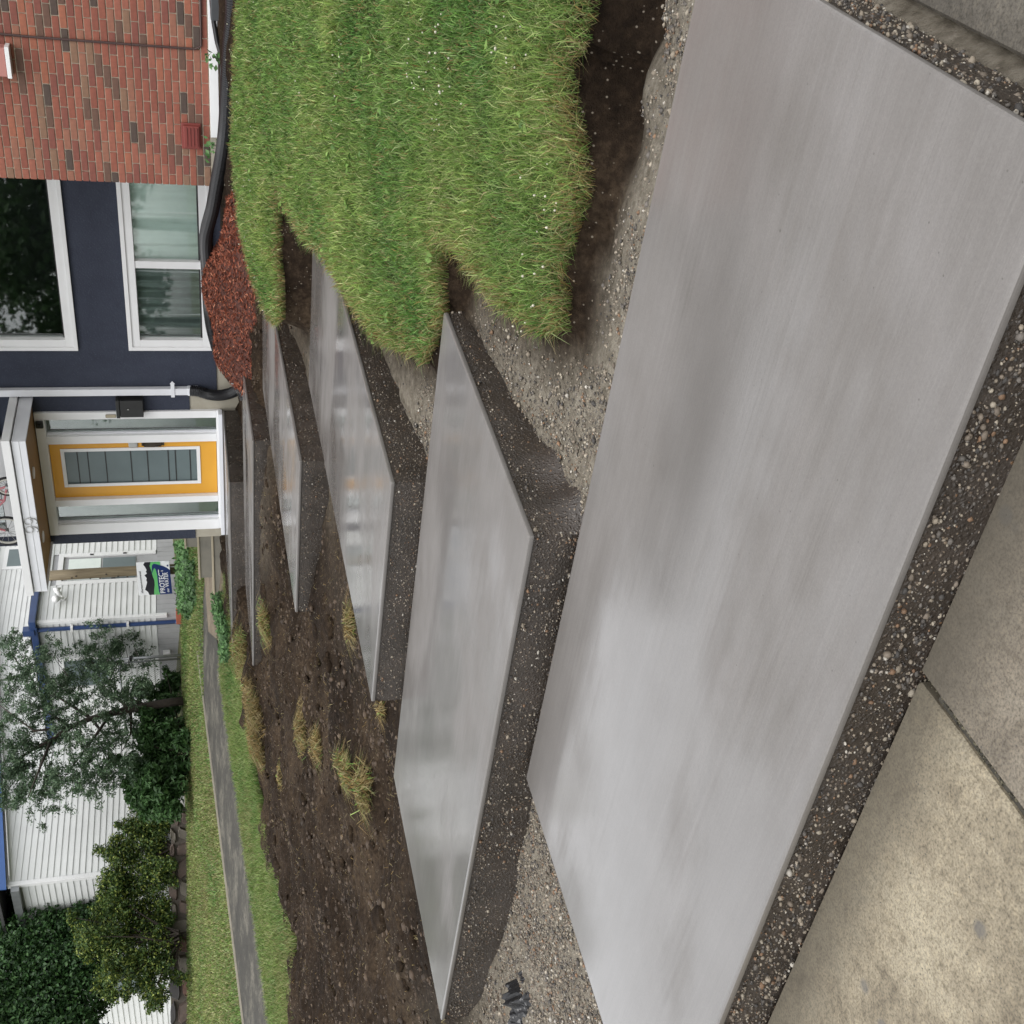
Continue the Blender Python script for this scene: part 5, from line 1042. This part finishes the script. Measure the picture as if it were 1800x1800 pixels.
# low board edging right of the wall
ea, eb = oP((322, 1345)), oP((324, 1395))
o = MB().extr([tuple(ea), tuple(eb), tuple(eb + np.array([0, 0, .13])), tuple(ea + np.array([0, 0, .13]))], (.0, .05, 0)).build('timber_edging', 'fence_brown'); tag(o, 'dark brown timber edging beside the stone wall', 'edging')
ea, eb = oP((324, 1402)), oP((326, 1428))
o = MB().extr([tuple(ea), tuple(eb), tuple(eb + np.array([0, 0, .15])), tuple(ea + np.array([0, 0, .15]))], (.0, .05, 0)).build('white_edging', 'white_trim'); tag(o, 'short white edging board between timber edging and stone wall', 'edging')
q = oP((318, 1076)); o = MB().box(q[0] - .05, q[0] + .22, q[1] - .3, q[1] - .1, q[2] - .02, q[2] + .09).build('clay_brick', 'clay_red', None, bevel=.01); tag(o, 'single red brick on the bank at the white house corner', 'brick')
# more trees behind the white house, where the roof edge shows foliage
for i, (x, y, r, lb_) in enumerate(((-26, 20, 2.2, 'green tree beyond the roof of the white house'), (-31, 16, 2.6, 'large green tree behind the dark evergreen'))):
    t = tree('background_tree', lb_, (x, y, 2), [(x, y, 1.5), (x, y, 4), (x + .2, y, 6)], [.25, .2, .1], group='trees behind the white house'); c, q = blobs((x, y, 6.2), (r, r, r*.9), 16, (.7, 1.2), 30 + i); foliage('crown', c, q, 12000, (.12, .25), MIDG, t, .55, .4)

# street trees behind the viewer, mirrored in the upstairs glass
for i, (x, y, r, lb_) in enumerate(((-15, -9, 2.6, 'street tree across the road facing the yellow door'), (-20, -12, 3.0, 'taller street tree further along the road'), (-11, -11, 2.6, 'street tree nearest the pavement joint side of the road'))):
    t = tree('street_tree', lb_, (x, y, 0), [(x, y, -.1), (x, y, 2.6), (x + .2, y, 5.5)], [.22, .18, .08], group='street trees across the road'); c, q = blobs((x, y, 5.6), (r, r, r*1.0), 18, (.9, 1.4), 60 + i); foliage('crown', c, q, 7000, (.2, .38), MIDG, t, .6, .3)

# bits of straw and root on the bare soil
n = 2600; P = sample(n, -10.6, -4.7, 2.4, 10.8, lambda P: ~inside(P, LAWN)); keep = np.ones(len(P), bool)
for pl, _z in SLABS: keep &= ~inside(P, pl) & (polydist(P, pl) > .03)
P = P[keep]; n = len(P); o = blades('straw_bits', np.column_stack([P, soil_at(P[:, 0], P[:, 1]) + .004]), RNG.uniform(.02, .05, n), RNG.uniform(.003, .006, n), RNG.uniform(1.2, 2.2, n), DRY[RNG.choice(4, n)]*RNG.uniform(.3, 1.0, (n, 1)), curl=1.2); tag(o, 'bits of straw and roots scattered on the bare soil', 'straw')

n = 240; P = sample(n*3, -10.4, -5.5, 3.0, 10.4, lambda P: ~inside(P, LAWN)); keep = np.ones(len(P), bool)
for pl, _z in SLABS: keep &= ~inside(P, pl) & (polydist(P, pl) > .12)
P = P[keep][:n]; n = len(P); R = np.clip(RNG.lognormal(math.log(.035), .5, n), .018, .10)
for k in range(n):                                    # lumps of turned earth, one by one
    t_ = 8; r_ = np.random.default_rng(k); V = []
    bm2 = bmesh.new(); bmesh.ops.create_icosphere(bm2, subdivisions=2, radius=1.0)
    for v_ in bm2.verts: q_ = np.array(v_.co); v_.co = Vector(q_*(1 + .55*(float(vnoise(np.array([q_[0]*2.1 + k*3]), np.array([q_[1]*2.1 + q_[2]*1.7]))[0]) - .5) + r_.normal(0, .05))*np.array([1.2, .9, .6])*R[k])
    me = bpy.data.meshes.new('soil_lump'); bm2.to_mesh(me); bm2.free(); o = link('soil_lump', me, 'damp_soil', soil, smooth=True); o.location = (P[k, 0], P[k, 1], float(soil_at(P[k:k + 1, 0], P[k:k + 1, 1])[0]) - R[k]*.12); o.rotation_euler = (0, 0, k)
